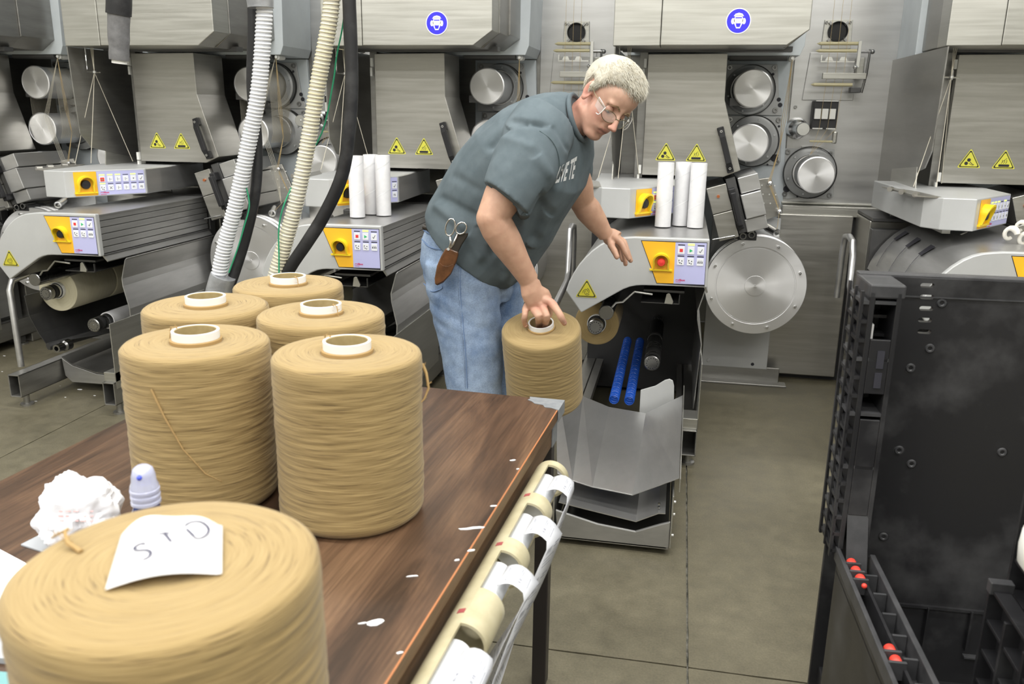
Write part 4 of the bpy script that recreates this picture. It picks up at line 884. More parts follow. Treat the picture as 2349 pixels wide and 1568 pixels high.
w2 = [at(-160, 1500, z=TZ), at(-120, 1440, z=TZ), at(60, 1470, z=TZ), at(60, 1530, z=TZ)]
slab_thing('grey_folder', 'grey folder corner at the lower left edge of the table', 'folder', w2, TZ, .010, 'grey_card')
w3 = [at(-160, 1600, z=TZ), at(-140, 1540, z=TZ), at(80, 1560, z=TZ), at(80, 1640, z=TZ)]
slab_thing('teal_folder', 'teal folder corner at the bottom left edge of the table', 'folder', w3, TZ, .010, 'teal_card')
SCR = [(1083, 1212, .020, .006, 'long white paper shred near the table edge beyond the middle'), (1080, 1263, .006, .004, 'small white scrap below the long shred'), (863, 1428, .011, .010, 'largest torn white scrap on the near part of the table'), (1048, 1285, .004, .003, 'tiny white speck left of the small scrap'),
       (945, 1322, .009, .002, 'faint pale sliver left of the table middle'), (1176, 1056, .006, .004, 'white crumb near the far end of the right table edge'), (1188, 1076, .003, .003, 'tiny crumb at the table edge by the far crumb'), (1132, 1161, .006, .003, 'white chip on the right table edge above the long shred'), (832, 1430, .006, .002, 'thin white sliver left of the torn scrap'), (917, 1498, .004, .003, 'tiny white speck nearest the bottom of the table edge')]
for i, (px, py, w_, h_, lb) in enumerate(SCR):
    c = at(px, py, z=TZ); b = MB(); n = 9; pts = []
    for k in range(n):
        a = 2*pi*k/n; q = 1+.45*mn.noise(Vector((k*1.7, i*3.1, .5))); pts.append(Vector((c.x, c.y, TZ+.0004))+TD*(cos(a)*h_*q*.6*1.5)+TW*(sin(a)*w_*q)+TD*(sin(a)*w_*.5))
    b.prism(pts, (0, 0, .0012)); tagt(b.build('paper_scrap', 'paper', None), lb, 'scrap', 'paper scraps on the table')
# ------------------------------------------------------------------ label dispenser: cut-open tube with rolls of labels along the table edge
mat('cream_tube', (.46, .41, .26), .45, noise=25, color2=(.55, .50, .34), coat=.2); mat('roll_white', (.82, .84, .88), .4); mat('label_paper', (.80, .82, .88), .5); mat('label_print', (.30, .31, .36), .6)
mat('tube_mark', (.35, .08, .08), .6)
PR = .040
def PC(a, dx=0, dz=0): v = T(a, -.040-dx, TZ-.072+dz); return v     # axis of the tube
def pipe_shell(b, a0, a1, t0, t1, n=14, r=PR, th=.005):
    vs = []
    for a in (a0, a1):
        for rr in (r, r-th):
            for k in range(n+1):
                an = radians(t0+(t1-t0)*k/n); vs.append(PC(a, cos(an)*rr, sin(an)*rr))
    m = n+1; fs = []
    for k in range(n): fs += [(k, k+1, 2*m+k+1, 2*m+k), (m+k, 3*m+k, 3*m+k+1, m+k+1), (k, m+k, m+k+1, k+1), (2*m+k, 2*m+k+1, 3*m+k+1, 3*m+k)]
    fs += [(0, 2*m, 3*m, m), (n, m+n, 3*m+n, 2*m+n)]
    b.smooth = True; b.add(vs, fs)
PA, PB = -.06, -1.45
dt = thing('label_dispenser', 'cream plastic tube with cut-out windows fixed along the table side, holding label rolls', 'dispenser', PC(-.5))
b = MB(); pipe_shell(b, PB, PA, 95, 290, 22); b.build('back_shell', 'cream_tube', dt, smooth=50)
wins = [(-.085, -.235), (-.285, -.435), (-.485, -.615), (-.72, -.91), (-1.0, -1.2)]
edges = [PA]+[x for w_ in wins for x in w_]+[PB]
for i in range(0, len(edges), 2):
    b = MB(); pipe_shell(b, edges[i+1], edges[i], -71, 96, 20); b.build('front_band', 'cream_tube', dt, smooth=50)
for a_ in (-.24, -.455, -.68):
    b = MB(); pipe_shell(b, a_-.012, a_, 100, 118, 4, r=PR+.0008, th=.001); b.build('red_mark', 'tube_mark', dt, smooth=50)
ldesc = ['farthest strip of barcode labels, hanging from the tube end by the steel tray', 'second strip of barcode labels from the far end, folded forward', 'third strip of barcode labels, hanging straight and narrow', 'nearest and broadest strip of barcode labels', 'strip of labels below the bottom edge of the picture']
rdesc = ['white label roll in the farthest window of the tube', 'white label roll in the second window of the tube', 'white label roll in the third window of the tube', 'white label roll in the widest, nearest window of the tube', 'white label roll in the last window at the picture bottom']
for i, (w0, w1) in enumerate(wins):
    b = MB(); b.smooth = True; c = PC((w0+w1)/2); L = abs(w1-w0)*.80
    b.lathe([(0, 0), (.0255, 0), (.027, .0015), (.027, L-.0015), (.0255, L), (0, L)], PC(w1+.1*abs(w1-w0), -.004, -.003), TD, 32)
    tagt(b.build('label_roll', 'roll_white', None, smooth=40), rdesc[i], 'roll', 'label rolls in the tube')
    # ribbon: over the front, then hanging with a slow twist
    ww = .80*abs(w1-w0)*.62; a_mid = (w0+w1)/2-.004
    drop = [.60, .66, .52, .62, .4][i]; drift = [-.26, -.24, -.12, -.14, 0][i]; n = 34; pts = []
    def rib(s, tt, h=0, i=i, ww=ww, a_mid=a_mid, drop=drop, drift=drift):
        # s 0..1 along, tt -1..1 across
        if s < .16:
            q = s/.16; x = .018+.050*q; z = .030-.010*q+.012*sin(pi*q); tw = 0; aa = 0
        else:
            q = (s-.16)/.84; x = .068+.010*sin(q*5+i)*(1-q)-.17*q-.02*sin(pi*q); z = .020-drop*q-.012*sin(q*3); tw = .5*q*(1 if i % 2 else -.8)+.22*sin(q*7+i); aa = drift*q**1.1
        nar = 1-.15*max(0, (s-.16)/.84)**.7
        c = PC(a_mid+aa, x, z); across = (TD*cos(tw)+TW*sin(tw)).normalized(); nrm = across.cross(Vector((0, 0, 1))).normalized()
        if s < .16: nrm = Vector((0, 0, -1))
        return c+across*tt*ww/2*nar+(-nrm if s < .16 else nrm*(-1 if nrm.dot(TW) < 0 else 1))*h
    st = thing('label_strip', ldesc[i], 'label', PC(a_mid), 'strips of barcode labels hanging from the tube')
    b = MB(); b.smooth = True; vs = [rib(k/n, tt) for k in range(n+1) for tt in (-1, 0, 1)]
    b.add(vs, [(k*3+j, k*3+j+1, k*3+j+4, k*3+j+3) for k in range(n) for j in range(2)]); o = b.build('ribbon', 'label_paper', st, norm=False); md = o.modifiers.new('t', 'SOLIDIFY'); md.thickness = .0008; md.offset = 0
    b = MB()
    def pr(s0, s1, t0, t1):
        m_ = max(1, int((s1-s0)/.012))
        for q in range(m_):
            a_, e_ = s0+(s1-s0)*q/m_, s0+(s1-s0)*(q+1)/m_
            b.add([rib(a_, t0, .0010), rib(a_, t1, .0010), rib(e_, t1, .0010), rib(e_, t0, .0010)], [(0, 1, 2, 3)])
            b.add([rib(a_, t0, -.0010), rib(a_, t1, -.0010), rib(e_, t1, -.0010), rib(e_, t0, -.0010)], [(0, 1, 2, 3)]) if s0 > .16 else None
    s_ = .03; q = 0
    while s_ < .95:
        for k in range(12):
            if (k*7+q) % 5: pr(s_, s_+.016, -.75+.05*k, -.75+.05*k+(.030 if k % 3 else .018))
        pr(s_, s_+.003, .15, .7); pr(s_+.008, s_+.011, .1, .55)
        for r_ in range(3): pr(s_+.028+.010*r_, s_+.030+.010*r_, -.7+.1*r_, .5-.25*(r_ % 2))
        s_ += .075; q += 1
    b.build('label_print', 'label_print', st, norm=False)
# ------------------------------------------------------------------ black bulk container
from mathutils.geometry import tessellate_polygon
mat('crate_black', (.016, .016, .018), .38, noise=5, color2=(.075, .075, .078), contrast=(.48, .80), bump=(.15, .003), rvar=.06)
mat('crate_rim', (.035, .036, .039), .40, noise=20, color2=(.06, .06, .064))
mat('crate_white', (.8, .8, .8), .4); mat('latch_red', (.75, .06, .04), .4)
CK = radians(2.0); CX = Vector((cos(CK), sin(CK), 0)); CY = Vector((-sin(CK), cos(CK), 0)); C0 = Vector((.412, 2.02, 0))
def K(a, b_, z): v = C0+CX*a-CY*b_; return Vector((v.x, v.y, z))     # a rightwards from the far left corner, b_ towards the viewer
def kbox(mb, a0, a1, b0, b1, z0, z1): mb.prism([K(a0, b0, z0), K(a1, b0, z0), K(a1, b1, z0), K(a0, b1, z0)], (0, 0, z1-z0))
def holed(mb, outer, holes, fn, off):
    polys = [[Vector((x, y, 0)) for x, y in outer]]+[[Vector((x, y, 0)) for x, y in h] for h in holes]
    tris = tessellate_polygon(polys); flat = [p for q in polys for p in q]; o = len(mb.v)
    A = [fn(p.x, p.y) for p in flat]; B = [p+off for p in A]; n = len(A); fs = [tuple(t) for t in tris]+[(t[2]+n, t[1]+n, t[0]+n) for t in tris]
    s = 0
    for q in polys:
        m_ = len(q); fs += [(s+i, s+(i+1) % m_, n+s+(i+1) % m_, n+s+i) for i in range(m_)]; s += m_
    mb.add(A+B, fs)
def stadium(cx, cy, w_, h_, n=6): return [(cx+w_/2-h_/2+h_/2*cos(a), cy+h_/2*sin(a)) for a in [(-pi/2+pi*k/n) for k in range(n+1)]]+[(cx-w_/2+h_/2+h_/2*cos(a), cy+h_/2*sin(a)) for a in [(pi/2+pi*k/n) for k in range(n+1)]]
HT = 1.235; CWID = 1.25; LEN = 1.05; ZL = .60
ct = thing('bulk_container', 'big black plastic bulk container with dropped side gate, at the right edge', 'container', K(CWID/2, LEN/2, 0))
hz = []
for k in range(5): v = at(2130-(k*1.2 if k < 3 else 3+k), 656+26.5*k, y=2.0); hz.append(v)
holes = []
for v in hz: d = v-C0; holes.append(stadium(d.dot(CX), v.z, .030, .0105))
b = MB(); holed(b, [(.06, .14), (CWID-.05, .14), (CWID-.05, HT-.006), (.06, HT-.006)], holes, lambda x, z: K(x, .0, z), -CY*.018); b.build('rear_wall', 'crate_black', ct)
b = MB(); kbox(b, .0, CWID, -.022, .010, HT-.012, HT); b.build('rear_rim', 'crate_rim', ct, bevel=.003)
b = MB(); kbox(b, .06, CWID-.05, .018, .021, HT-.050, HT-.047); b.build('rim_step', 'crate_rim', ct)
for px, py in ((2168, 700), (2140, 805), (2095, 850), (2097, 1072), (2032, 1240), (2310, 1048), (2068, 1040)):
    v = at(px, py, y=1.985); d = v-C0; b = MB(); b.smooth = True; b.lathe([(.004, -.001), (.006, -.003), (.009, -.003), (.011, 0), (.013, .0)], K(d.dot(CX), .018, v.z), CY, 18); b.build('moulded_boss', 'crate_rim', ct, smooth=40)
# hinge flap line and hinge slots low on the rear wall
b = MB(); kbox(b, .06, CWID-.06, .018, .026, .405, .412); b.build('hinge_line', 'crate_black', ct)
for a0, a1 in ((.255, .258), (.355, .36)): b = MB(); kbox(b, a0, a1, .018, .030, .30, .41); b.build('flap_edge', 'crate_black', ct)
for a0, a1 in ((.14, .22), (.355, .43), (.45, .55)): b = MB(); kbox(b, a0, a1, .018, .034, .282, .286); b.build('hinge_knuckle', 'crate_rim', ct)
b = MB(); kbox(b, 0.02, CWID-.02, .0, LEN, .14, .20); b.build('deck', 'crate_black', ct, bevel=.004)
for b0 in (.02, LEN/2-.06, LEN-.14):
    for a0 in (.02, CWID/2-.06, CWID-.14): b = MB(); kbox(b, a0, a0+.12, b0, b0+.12, 0, .14); b.build('pallet_foot', 'crate_black', ct, bevel=.006)
# tall corner post of the left side: stacked pockets between vertical webs
PD = .13; 
b = MB(); kbox(b, .0, .012, .0, PD, ZL, HT-.02); kbox(b, .055, .066, .0, PD, ZL, HT-.02); kbox(b, .0, .066, .0, .012, .14, HT-.02); b.build('corner_post', 'crate_black', ct, bevel=.002)
b = MB(); kbox(b, -.002, .072, -.004, PD, HT-.035, HT-.004); b.build('post_cap', 'crate_rim', ct, bevel=.004)
nz_ = 14; zs = [HT-.04-(HT-.04-ZL)*k/nz_ for k in range(nz_+1)]
for k, z in enumerate(zs):
    b = MB(); kbox(b, -.016, .0, .0, PD, z-.008, z); kbox(b, .012, .055, .012, PD*(.55 if k % 3 else 1.0), z-.007, z); b.build('post_rib', 'crate_rim' if k % 3 == 0 else 'crate_black', ct)
b = MB(); kbox(b, -.018, -.012, .0, .012, ZL-.02, HT-.02); kbox(b, -.018, -.012, PD-.012, PD, ZL-.02, HT-.02); kbox(b, -.018, -.012, PD*.5-.004, PD*.5+.004, ZL-.02, HT-.02); b.build('post_web', 'crate_black', ct)
for k in range(len(zs)-1):
    b = MB(); z0, z1 = zs[k+1], zs[k]; b.prism([K(-.014, .010, z1-.008), K(-.014, .022, z1-.008), K(-.014, PD-.010, z0), K(-.014, PD-.022, z0)], -CX*-.010); b.build('diagonal_rib', 'crate_black', ct)
zt, zb = at(1972, 735, y=1.95).z, at(1958, 828, y=1.95).z
b = MB(); kbox(b, .014, .024, PD-.05, PD-.03, zb, zt)
for k in range(10):
    z = zb+(zt-zb)*(.1+.08*k); kbox(b, .002, .014, PD-.05, PD-.03, z, z+.003)
b.build('white_latch_rack', 'crate_white', ct, bevel=.001, label='white toothed plastic strip')
for z0, z1 in ((.985, 1.11), (.69, .925)): b = MB(); kbox(b, .012, .055, PD-.008, PD, z0, z1); b.build('post_cover', 'crate_black', ct, bevel=.002)
for z0, z1 in ((1.045, 1.085), (1.0, 1.035)): b = MB(); kbox(b, .030, .045, PD-.002, PD+.002, z0, z1); b.build('post_slot', 'print_black', ct)
# low gate on the left side
GL = 1.0
b = MB(); kbox(b, .0, .008, PD, GL, .14, ZL-.008); b.build('gate_panel', 'crate_black', ct, bevel=.003)
b = MB(); kbox(b, -.004, .006, PD-.01, GL, ZL-.03, ZL+.004); kbox(b, .066, .078, PD+.02, GL, ZL-.05, ZL+.006); kbox(b, .0, .07, PD, GL, ZL-.055, ZL-.045); b.build('gate_rail', 'crate_rim', ct, bevel=.002)
b = MB(); kbox(b, .030, .036, PD, GL, ZL-.045, ZL-.004); b.build('gate_web', 'crate_black', ct)
for k in range(11):
    y0 = PD+.10+k*.075; b = MB(); kbox(b, .038, .064, y0, y0+.006, ZL-.045, ZL-.002); b.build('gate_rib', 'crate_rim', ct)
b = MB(); kbox(b, .07, .076, PD, GL, .2, ZL-.01); b.build('gate_inner_skin', 'crate_black', ct)
b = MB(); b.prism([K(.012, PD-.005, ZL+.10), K(.058, PD-.005, ZL+.10), K(.058, PD+.045, ZL-.03), K(.012, PD+.045, ZL-.03)], -CY*-.004); b.build('gate_chute', 'crate_rim', ct)
for (b0, lb) in ((PD+.045, 'a'), (.50, 'b')):
    for k in range(3 if lb == 'a' else 2):
        b = MB(); b.smooth = True; b.lathe([(0, 0), (.009, 0), (.011, .003), (.011, .018), (.009, .021), (0, .021)], K(.020+.002*k, b0+.034*k, ZL-.004), -CY, 16); b.build('red_roller', 'latch_red', ct, smooth=35, label='red round latch roller')
        b = MB(); kbox(b, .004, .036, b0+.034*k+.023, b0+.034*k+.030, ZL-.03, ZL+.008); b.build('roller_bracket', 'crate_rim', ct, bevel=.001)
b = MB(); b.smooth = True; b.sphere(K(.024, PD+.155, ZL), .006); b.build('latch_button', 'latch_red', ct)
b = MB(); kbox(b, CWID-.06, CWID, .0, LEN, .14, HT-.3); b.build('right_wall', 'crate_black', ct)
# stepped ribbed panels of folded containers leaning at the right
def ribbed(name, lb, far, x0, zt, dep=.6, thick=.10, zb=.2):
    t = thing(name, lb, 'container', (x0+thick/2, far-dep/2, zb), 'folded black container panels')
    b = MB(); b.box((x0+.03, far-dep, zb), (x0+thick, far, zt-.006)); b.build('core_panel', 'crate_black', t, bevel=.002)
    n = int((zt-zb)/.062)
    for k in range(n+1): z = zt-.010-k*.062; b = MB(); b.box((x0+.006, far-dep, z), (x0+.034, far, z+.007)); b.build('horizontal_rib', 'crate_black', t, bevel=.001)
    for k in range(7): y = far-.010-k*.085; b = MB(); b.box((x0+.002, y, zb), (x0+.034, y+.008, zt-(.004 if k == 0 else .02))); b.build('vertical_rib', 'crate_black', t, bevel=.001)
    b = MB(); b.box((x0, far-.018, zt-.012), (x0+.04, far+.002, zt+.012)); b.build('corner_tab', 'crate_rim', t, bevel=.002)
    return t
ribbed('folded_container', 'lowest ribbed black folded panel, front of the stepped stack at the lower right', 1.50, .592, .765, thick=.038)
ribbed('folded_container', 'middle ribbed black folded panel of the stepped stack at right', 1.53, .632, 1.00, thick=.038)
ribbed('folded_container', 'tallest ribbed black folded panel, cut off by the right edge', 1.56, .672, 1.09)
v = at(2436, 1268, y=1.30); b = MB(); b.smooth = True; b.lathe([(0, 0), (.045, .0), (.056, .014), (.058, .04), (.056, .066), (.045, .08), (0, .082)], (v.x, v.y, v.z-.04), (0, 0, 1), 32)
tagt(b.build('white_spool', 'white_plastic', None, smooth=40), 'white rounded spool peeking in at the right edge before the black panels', 'spool')
# ------------------------------------------------------------------ things on the winders
mat('tube_spiral', (.84, .84, .86), .55)
def paper_tube(x, y, z, h, lb, r=.0375, grp='white paper tubes on the winder tops'):
    t = thing('paper_tube', lb, 'tube', (x, y, z), grp); b = MB(); b.smooth = True
    b.lathe([(r, 0), (r, h-.001), (r-.0008, h), (r-.004, h), (r-.005, h-.001), (r-.005, 0)], (x, y, z), (0, 0, 1), 40, closed=True); b.build('tube_wall', 'white_tube', t, smooth=40)
    b = MB(); b.smooth = True; n = 60; vs = []     # spiral wrap seam standing proud
    for k in range(n+1):
        a = k*2*pi*2.1/n; zz = .004+(h-.018)*k/n
        vs += [(x+(r+.0005)*cos(a), y+(r+.0005)*sin(a), z+zz), (x+(r+.0005)*cos(a), y+(r+.0005)*sin(a), z+zz+.004)]
    b.add(vs, [(2*k, 2*k+2, 2*k+3, 2*k+1) for k in range(n)]); b.build('wrap_seam', 'tube_band', t)
ZT = 1.056
for k, px3, word in ((2, (1524, 1561, 1599), 'right of the man'), (1, (818, 842, 879), 'behind the tan spools')):
    for i, px in enumerate(px3):
        zpy = (521, 521, 523)[i] if k == 2 else (499, 494, 495)[i]
        v = at(px, zpy, z=ZT); y = v.y+.037
        v2 = at(px, zpy, y=y)
        X = at(px, 450, y=y).x if k == 2 else at(px, 430, y=y).x
        if i == 1: y += .045; X += .006
        paper_tube(X, y, ZT, .298, '%s white paper tube standing on the winder %s' % (('left', 'middle, rearmost', 'right')[i], word))
# bobbins on the chucks
def bobbin(x, y, z, Rb, L, mt, lb, r0=.046, white=True):
    t = thing('yarn_bobbin', lb, 'bobbin', (x, y, z), 'bobbins on the winder chucks')
    b = MB(); b.smooth = True; prof = [(r0, .004), (Rb-.006, 0), (Rb-.001, .003), (Rb, .010), (Rb, L-.010), (Rb-.003, L), (r0, L)]
    n = 96; vs = []; uv = []; arc_ = 0; us = []
    for i, (r, h) in enumerate(prof):
        if i: arc_ += sqrt((r-prof[i-1][0])**2+(h-prof[i-1][1])**2)
        us.append(arc_)
    a, ex, ey = frame((0, 1, 0)); fs, uvf = [], []
    for r, h in prof: vs += [Vector((x, y, z))+a*h+(ex*cos(2*pi*j/n)+ey*sin(2*pi*j/n))*r for j in range(n)]
    for i in range(len(prof)-1):
        for j in range(n):
            fs.append((i*n+j, i*n+(j+1) % n, (i+1)*n+(j+1) % n, (i+1)*n+j)); u0, u1 = 2*pi*j/n*Rb, 2*pi*(j+1)/n*Rb; uvf.append([(u0, us[i]), (u1, us[i]), (u1, us[i+1]), (u0, us[i+1])])
    b.add(vs, fs, uvf); b.build('yarn_winding', mt, t, smooth=40)
    b = MB(); b.smooth = True; b.lathe([(r0-.0005, -.012), (r0-.004, -.012), (r0-.004, L+.004), (r0-.0005, L+.004)], (x, y, z), (0, 1, 0), 32, closed=True); b.build('bobbin_tube', 'tube_band', t, smooth=40)
bobbin(-.351, 3.95, .595, .107, .30, 'yarn_tan_smooth', 'round tan bobbin on the upper chuck beside the blue coiled hoses')
X0 = -2*P
bobbin(X0-.351, 3.97, .595, .118, .34, 'yarn_cream', 'cream bobbin on the left winder, nearer of the two')
bobbin(X0-.351, 4.32, .595, .118, .30, 'yarn_cream', 'cream bobbin on the left winder, farther in')
t = thing('paper_tube', 'white paper tube clamped on the lower chuck of the left winder', 'tube', (X0-.076, 3.96, .438), 'bobbins on the winder chucks'); b = MB(); b.smooth = True
b.lathe([(.046, 0), (.046, .55), (.041, .55), (.041, 0)], (X0-.076, 3.98, .438), (0, 1, 0), 36, closed=True); b.build('tube_wall', 'white_tube', t, smooth=40)
bobbin(-P-.351, 3.97, .595, .10, .34, 'yarn_cream', 'cream bobbin on the winder hidden behind the tan spools')
# white filament webs over the godets of the two left machines
for k, lb in ((-1, 'sheet of fine white filaments over the two rollers at far left'), (0, 'sheet of fine white filaments over the rollers behind the hoses')):
    x = (k-2)*P; b = MB(); g1 = Vector((x+.355, 4.94, 1.711)); g2 = Vector((x+.361, 4.94, 1.423))
    for q in range(26):
        yy = .06+.0105*q; a = g1+Vector((-.06 if q < 4 else .103, yy, 0)); c = g2+Vector((.103, yy+.002, 0))
        b.tube([g1+Vector((.05, yy, .092)), g1+Vector((.085, yy, .06)), g1+Vector((.103, yy, 0)), c, g2+Vector((.085, yy, -.06))], .0009, 4)
        b.tube([g1+Vector((-.103, yy, 0)), g2+Vector((-.103, yy, 0))], .0009, 4)
    for q in range(4): b.tube([(x+.53, 4.95, 1.86), (x+.28+.012*q, 4.93, 1.60) if 0 else (x+.40+.010*q, 4.925, 1.5), (x+.49+.01*q, 4.93, 1.2), (x+.54, 4.9, 1.0)], .0011, 4)
    tagt(b.build('filament_web', 'yarn_thread', None, kind='stuff'), lb, 'yarn', 'filament webs')
# slots, seams and clip rail on the cover of the right-hand winder
w3 = WIND[3]; xo = P
for px, py in ((2055, 552), (2100, 572), (2147, 594)):
    pass
def onarc(zq):      # surface x of the cover at height z
    pts = [c for c in COVER if True]
    for (x0, z0), (x1, z1) in zip(pts[:-1], pts[1:]):
        if (z0-zq)*(z1-zq) <= 0 and z0 != z1: return x0+(x1-x0)*(zq-z0)/(z1-z0), (z1-z0, x0-x1)
    return pts[-1][0], (0, 1)
COVER = [L3(1250+x/3.1357, 450+y/3.1357, 3.70) for x, y in ((150, 680), (172, 615), (205, 552), (245, 490), (290, 438), (340, 390), (400, 347), (460, 318), (520, 302), (580, 296), (650, 292))]
for yy in (4.62, 4.38, 4.14):
    b = MB(); vs = []
    for zq, dy in ((.965, .0), (1.010, .0), (1.010, -.065), (.965, -.045)):
        x, nn = onarc(zq); vs.append(Vector((xo+x-.002, yy+dy, zq+.003)))
    b.prism(vs, (-.001, 0, .001)); b.build('cover_slot', 'print_black', w3)
    b = MB(); pts = []
    for k in range(12):
        zq = .965-.012*k; x, nn = onarc(zq); pts.append((xo+x-.002, yy-.02-.004*k, zq+.001))
    b.tube(pts, .0016, 4); b.build('cover_seam', 'print_black', w3)
b = MB(); b.obox((xo-.26, 4.45, 1.065), (.0, 1, 0), (1, 0, 0), (0, 0, 1), .24, .018, .008); b.smooth = True
b.tube([(xo-.25, 4.22, 1.07), (xo-.22, 4.18, 1.10), (xo-.19, 4.15, 1.075), (xo-.22, 4.13, 1.065)], .004, 6)
b.build('clip_rail', 'steel_bright', w3)
# cotton gloves bundle
mat('cotton', (.78, .76, .70), .9, noise=90, bump=(.3, .002))
for (px, py, r, lb) in ((2318, 536, .040, 'left white knotted cotton roll on the right-hand winder'), (2343, 520, .034, 'upper white cotton roll on the right-hand winder'), (2352, 548, .040, 'right white cotton roll at the picture edge')):
    v = at(px, py, y=3.98); b = MB(); b.smooth = True; pts = [v+Vector((r*.6*cos(a)*(1-.05*a), -.01+.006*a, r*.6*sin(a))) for a in [k*.45 for k in range(13)]]
    b.tube(pts, [r*.36*(.6+.4*sin(pi*min(1, (k+1)/6))) for k in range(13)], 12); tagt(b.build('cotton_roll', 'cotton', None, smooth=60), lb, 'glove', 'white cotton rolls on the winder')
# ------------------------------------------------------------------ hoses hanging in front of the left machines
mat('hose_pvc', (.66, .68, .74), .25, trans=.15, coat=.4); mat('hose_ring', (.86, .87, .90), .3, coat=.3); mat('hose_pvc_stained', (.55, .52, .42), .3, coat=.4, noise=3, color2=(.62, .60, .55)); mat('hose_ring_stained', (.84, .83, .76), .3, coat=.3, noise=2.2, color2=(.78, .72, .50))
mat('rubber_hose', (.020, .020, .022), .45, noise=12, color2=(.05, .05, .052), contrast=(.5, .75), rvar=.08); mat('tape_grey', (.13, .13, .135), .45, noise=40, color2=(.19, .19, .195), bump=(.4, .003)); mat('tape_silver', (.30, .31, .33), .32, .4, noise=22, bump=(.6, .006), color2=(.42, .43, .45)); mat('green_wire', (.03, .32, .16), .5)
def px_path(pts): return [at(px, py, y=y) for px, py, y in pts]
def ribbed_hose(lb, pts, r, m1, m2):
    pth = smoothpath(px_path(pts), 160); t = thing('ribbed_hose', lb, 'hose', pth[-1], 'ribbed suction hoses')
    b = MB(); b.smooth = True; b.tube(pth, r, 18); b.build('hose_wall', m1, t, smooth=60)
    # raised helical reinforcement
    L = sum((pth[i+1]-pth[i]).length for i in range(len(pth)-1)); turns = int(L/.0126); b = MB(); b.smooth = True; hp = []; n = turns*14
    acc = [0]
    for i in range(len(pth)-1): acc.append(acc[-1]+(pth[i+1]-pth[i]).length)
    tt = (pth[1]-pth[0]).normalized(); _, x, y = frame(tt); j = 0
    for k in range(n+1):
        s = L*k/n
        while j < len(pth)-2 and acc[j+1] < s: j += 1
        u = (s-acc[j])/(acc[j+1]-acc[j]); c = pth[j].lerp(pth[j+1], u); t2 = (pth[j+1]-pth[j]).normalized(); q = tt.rotation_difference(t2); x = q @ x; tt = t2; x = (x-tt*x.dot(tt)).normalized(); y = tt.cross(x); a = 2*pi*k/14
        hp.append(c+(x*cos(a)+y*sin(a))*r)
    b.tube(hp, .0036, 5); b.build('spiral_rib', m2, t, smooth=60); return t
YH = 2.8
hA = ribbed_hose('left white ribbed hose, taped at its lower end', [(607, -60, YH), (606, 40, YH), (594, 200, YH), (570, 330, YH), (543, 460, YH), (512, 580, YH), (498, 655, YH), (478, 760, YH), (468, 900, YH)], .0255, 'hose_pvc', 'hose_ring')
hB = ribbed_hose('right yellowed ribbed hose', [(764, -60, YH), (757, 40, YH), (728, 200, YH), (706, 330, YH), (680, 460, YH), (650, 570, YH), (630, 640, YH), (600, 760, YH), (580, 900, YH)], .0255, 'hose_pvc_stained', 'hose_ring_stained')
def rubber(nm, lb, pts, r, y=YH):
    pth = smoothpath(px_path(pts), 60); b = MB(); b.smooth = True; b.tube(pth, [r*(1+.04*mn.noise(p*9)) for p in pth], 16); return tagt(b.build(nm, 'rubber_hose', None, smooth=60), lb, 'hose', 'black rubber hoses')
rubber('rubber_hose', 'black rubber hose running beside the left ribbed hose', [(577, -60, YH+.07), (581, 60, YH+.07), (578, 200, YH+.07), (590, 330, YH+.06), (586, 440, YH+.05), (565, 540, YH+.05), (540, 620, YH+.04), (520, 680, YH+.02), (500, 780, YH)], .019)
rubber('rubber_hose', 'thick black rubber hose curving down left of the white paper tubes', [(799, -60, YH), (803, 60, YH), (807, 180, YH), (802, 290, YH), (785, 400, YH), (745, 490, YH), (705, 555, YH), (668, 610, YH), (630, 680, YH+.02), (600, 800, YH+.02)], .0225)
def cuff(lb, pts, r, mt='tape_silver', nm='tape_cuff', y=YH):
    pth = smoothpath(px_path(pts), 16); b = MB(); b.smooth = True; b.tube(pth, [r*(1+.08*mn.noise(p*25)) for p in pth], 20); return b.build(nm, mt, None, smooth=50), pth
o, p = cuff('', [(594, -30, YH-.01), (598, 18, YH-.01)], .043); tagt(o, 'silver tape cuff binding hoses at the top left', 'tape', 'tape cuffs')
o, p = cuff('', [(512, 632, YH), (503, 662, YH), (492, 720, YH)], .046); tagt(o, 'silver tape cuff binding hoses above the tan spools', 'tape', 'tape cuffs')
# short hanging hose end at the top left
t = thing('hanging_hose', 'black hose end wrapped in grey tape, hanging at the top left', 'hose', at(272, 140, y=YH))
b = MB(); b.smooth = True; b.tube(smoothpath(px_path([(272, -60, YH), (273, 0, YH), (272, 34, YH)]), 12), .042, 20); b.build('hose_wall', 'rubber_hose', t, smooth=60)
b = MB(); b.smooth = True; pth = smoothpath(px_path([(273, 28, YH), (272, 70, YH), (273, 100, YH), (273, 138, YH)]), 30); b.tube(pth, [(.0375-.005*(i/30))*(1+.05*mn.noise(p*40)) for i, p in enumerate(pth)], 20); b.build('tape_wrap', 'tape_grey', t, smooth=60)
b = MB(); b.smooth = True; pth = px_path([(274, 132, YH), (274, 146, YH)]); b.tube(pth, .0255, 20); b.build('end_ring', 'white_plastic', t, smooth=40)
for lb, pts in (('green wire down the left black hose', [(563, 420, YH-.0), (572, 470, YH), (560, 520, YH), (545, 570, YH), (525, 625, YH)]), ('green wire hanging beside the right ribbed hose', [(795, -20, YH+.03), (786, 60, YH+.05), (772, 130, YH+.06), (764, 190, YH+.06), (740, 300, YH+.06), (690, 390, YH+.04), (655, 460, YH-.035), (640, 520, YH-.035), (640, 590, YH-.035), (640, 660, YH-.035)])):
    b = MB(); b.smooth = True; b.tube(smoothpath(px_path(pts), 40), .0028, 8); tagt(b.build('green_wire', 'green_wire', None, smooth=60), lb, 'wire', 'green wires')
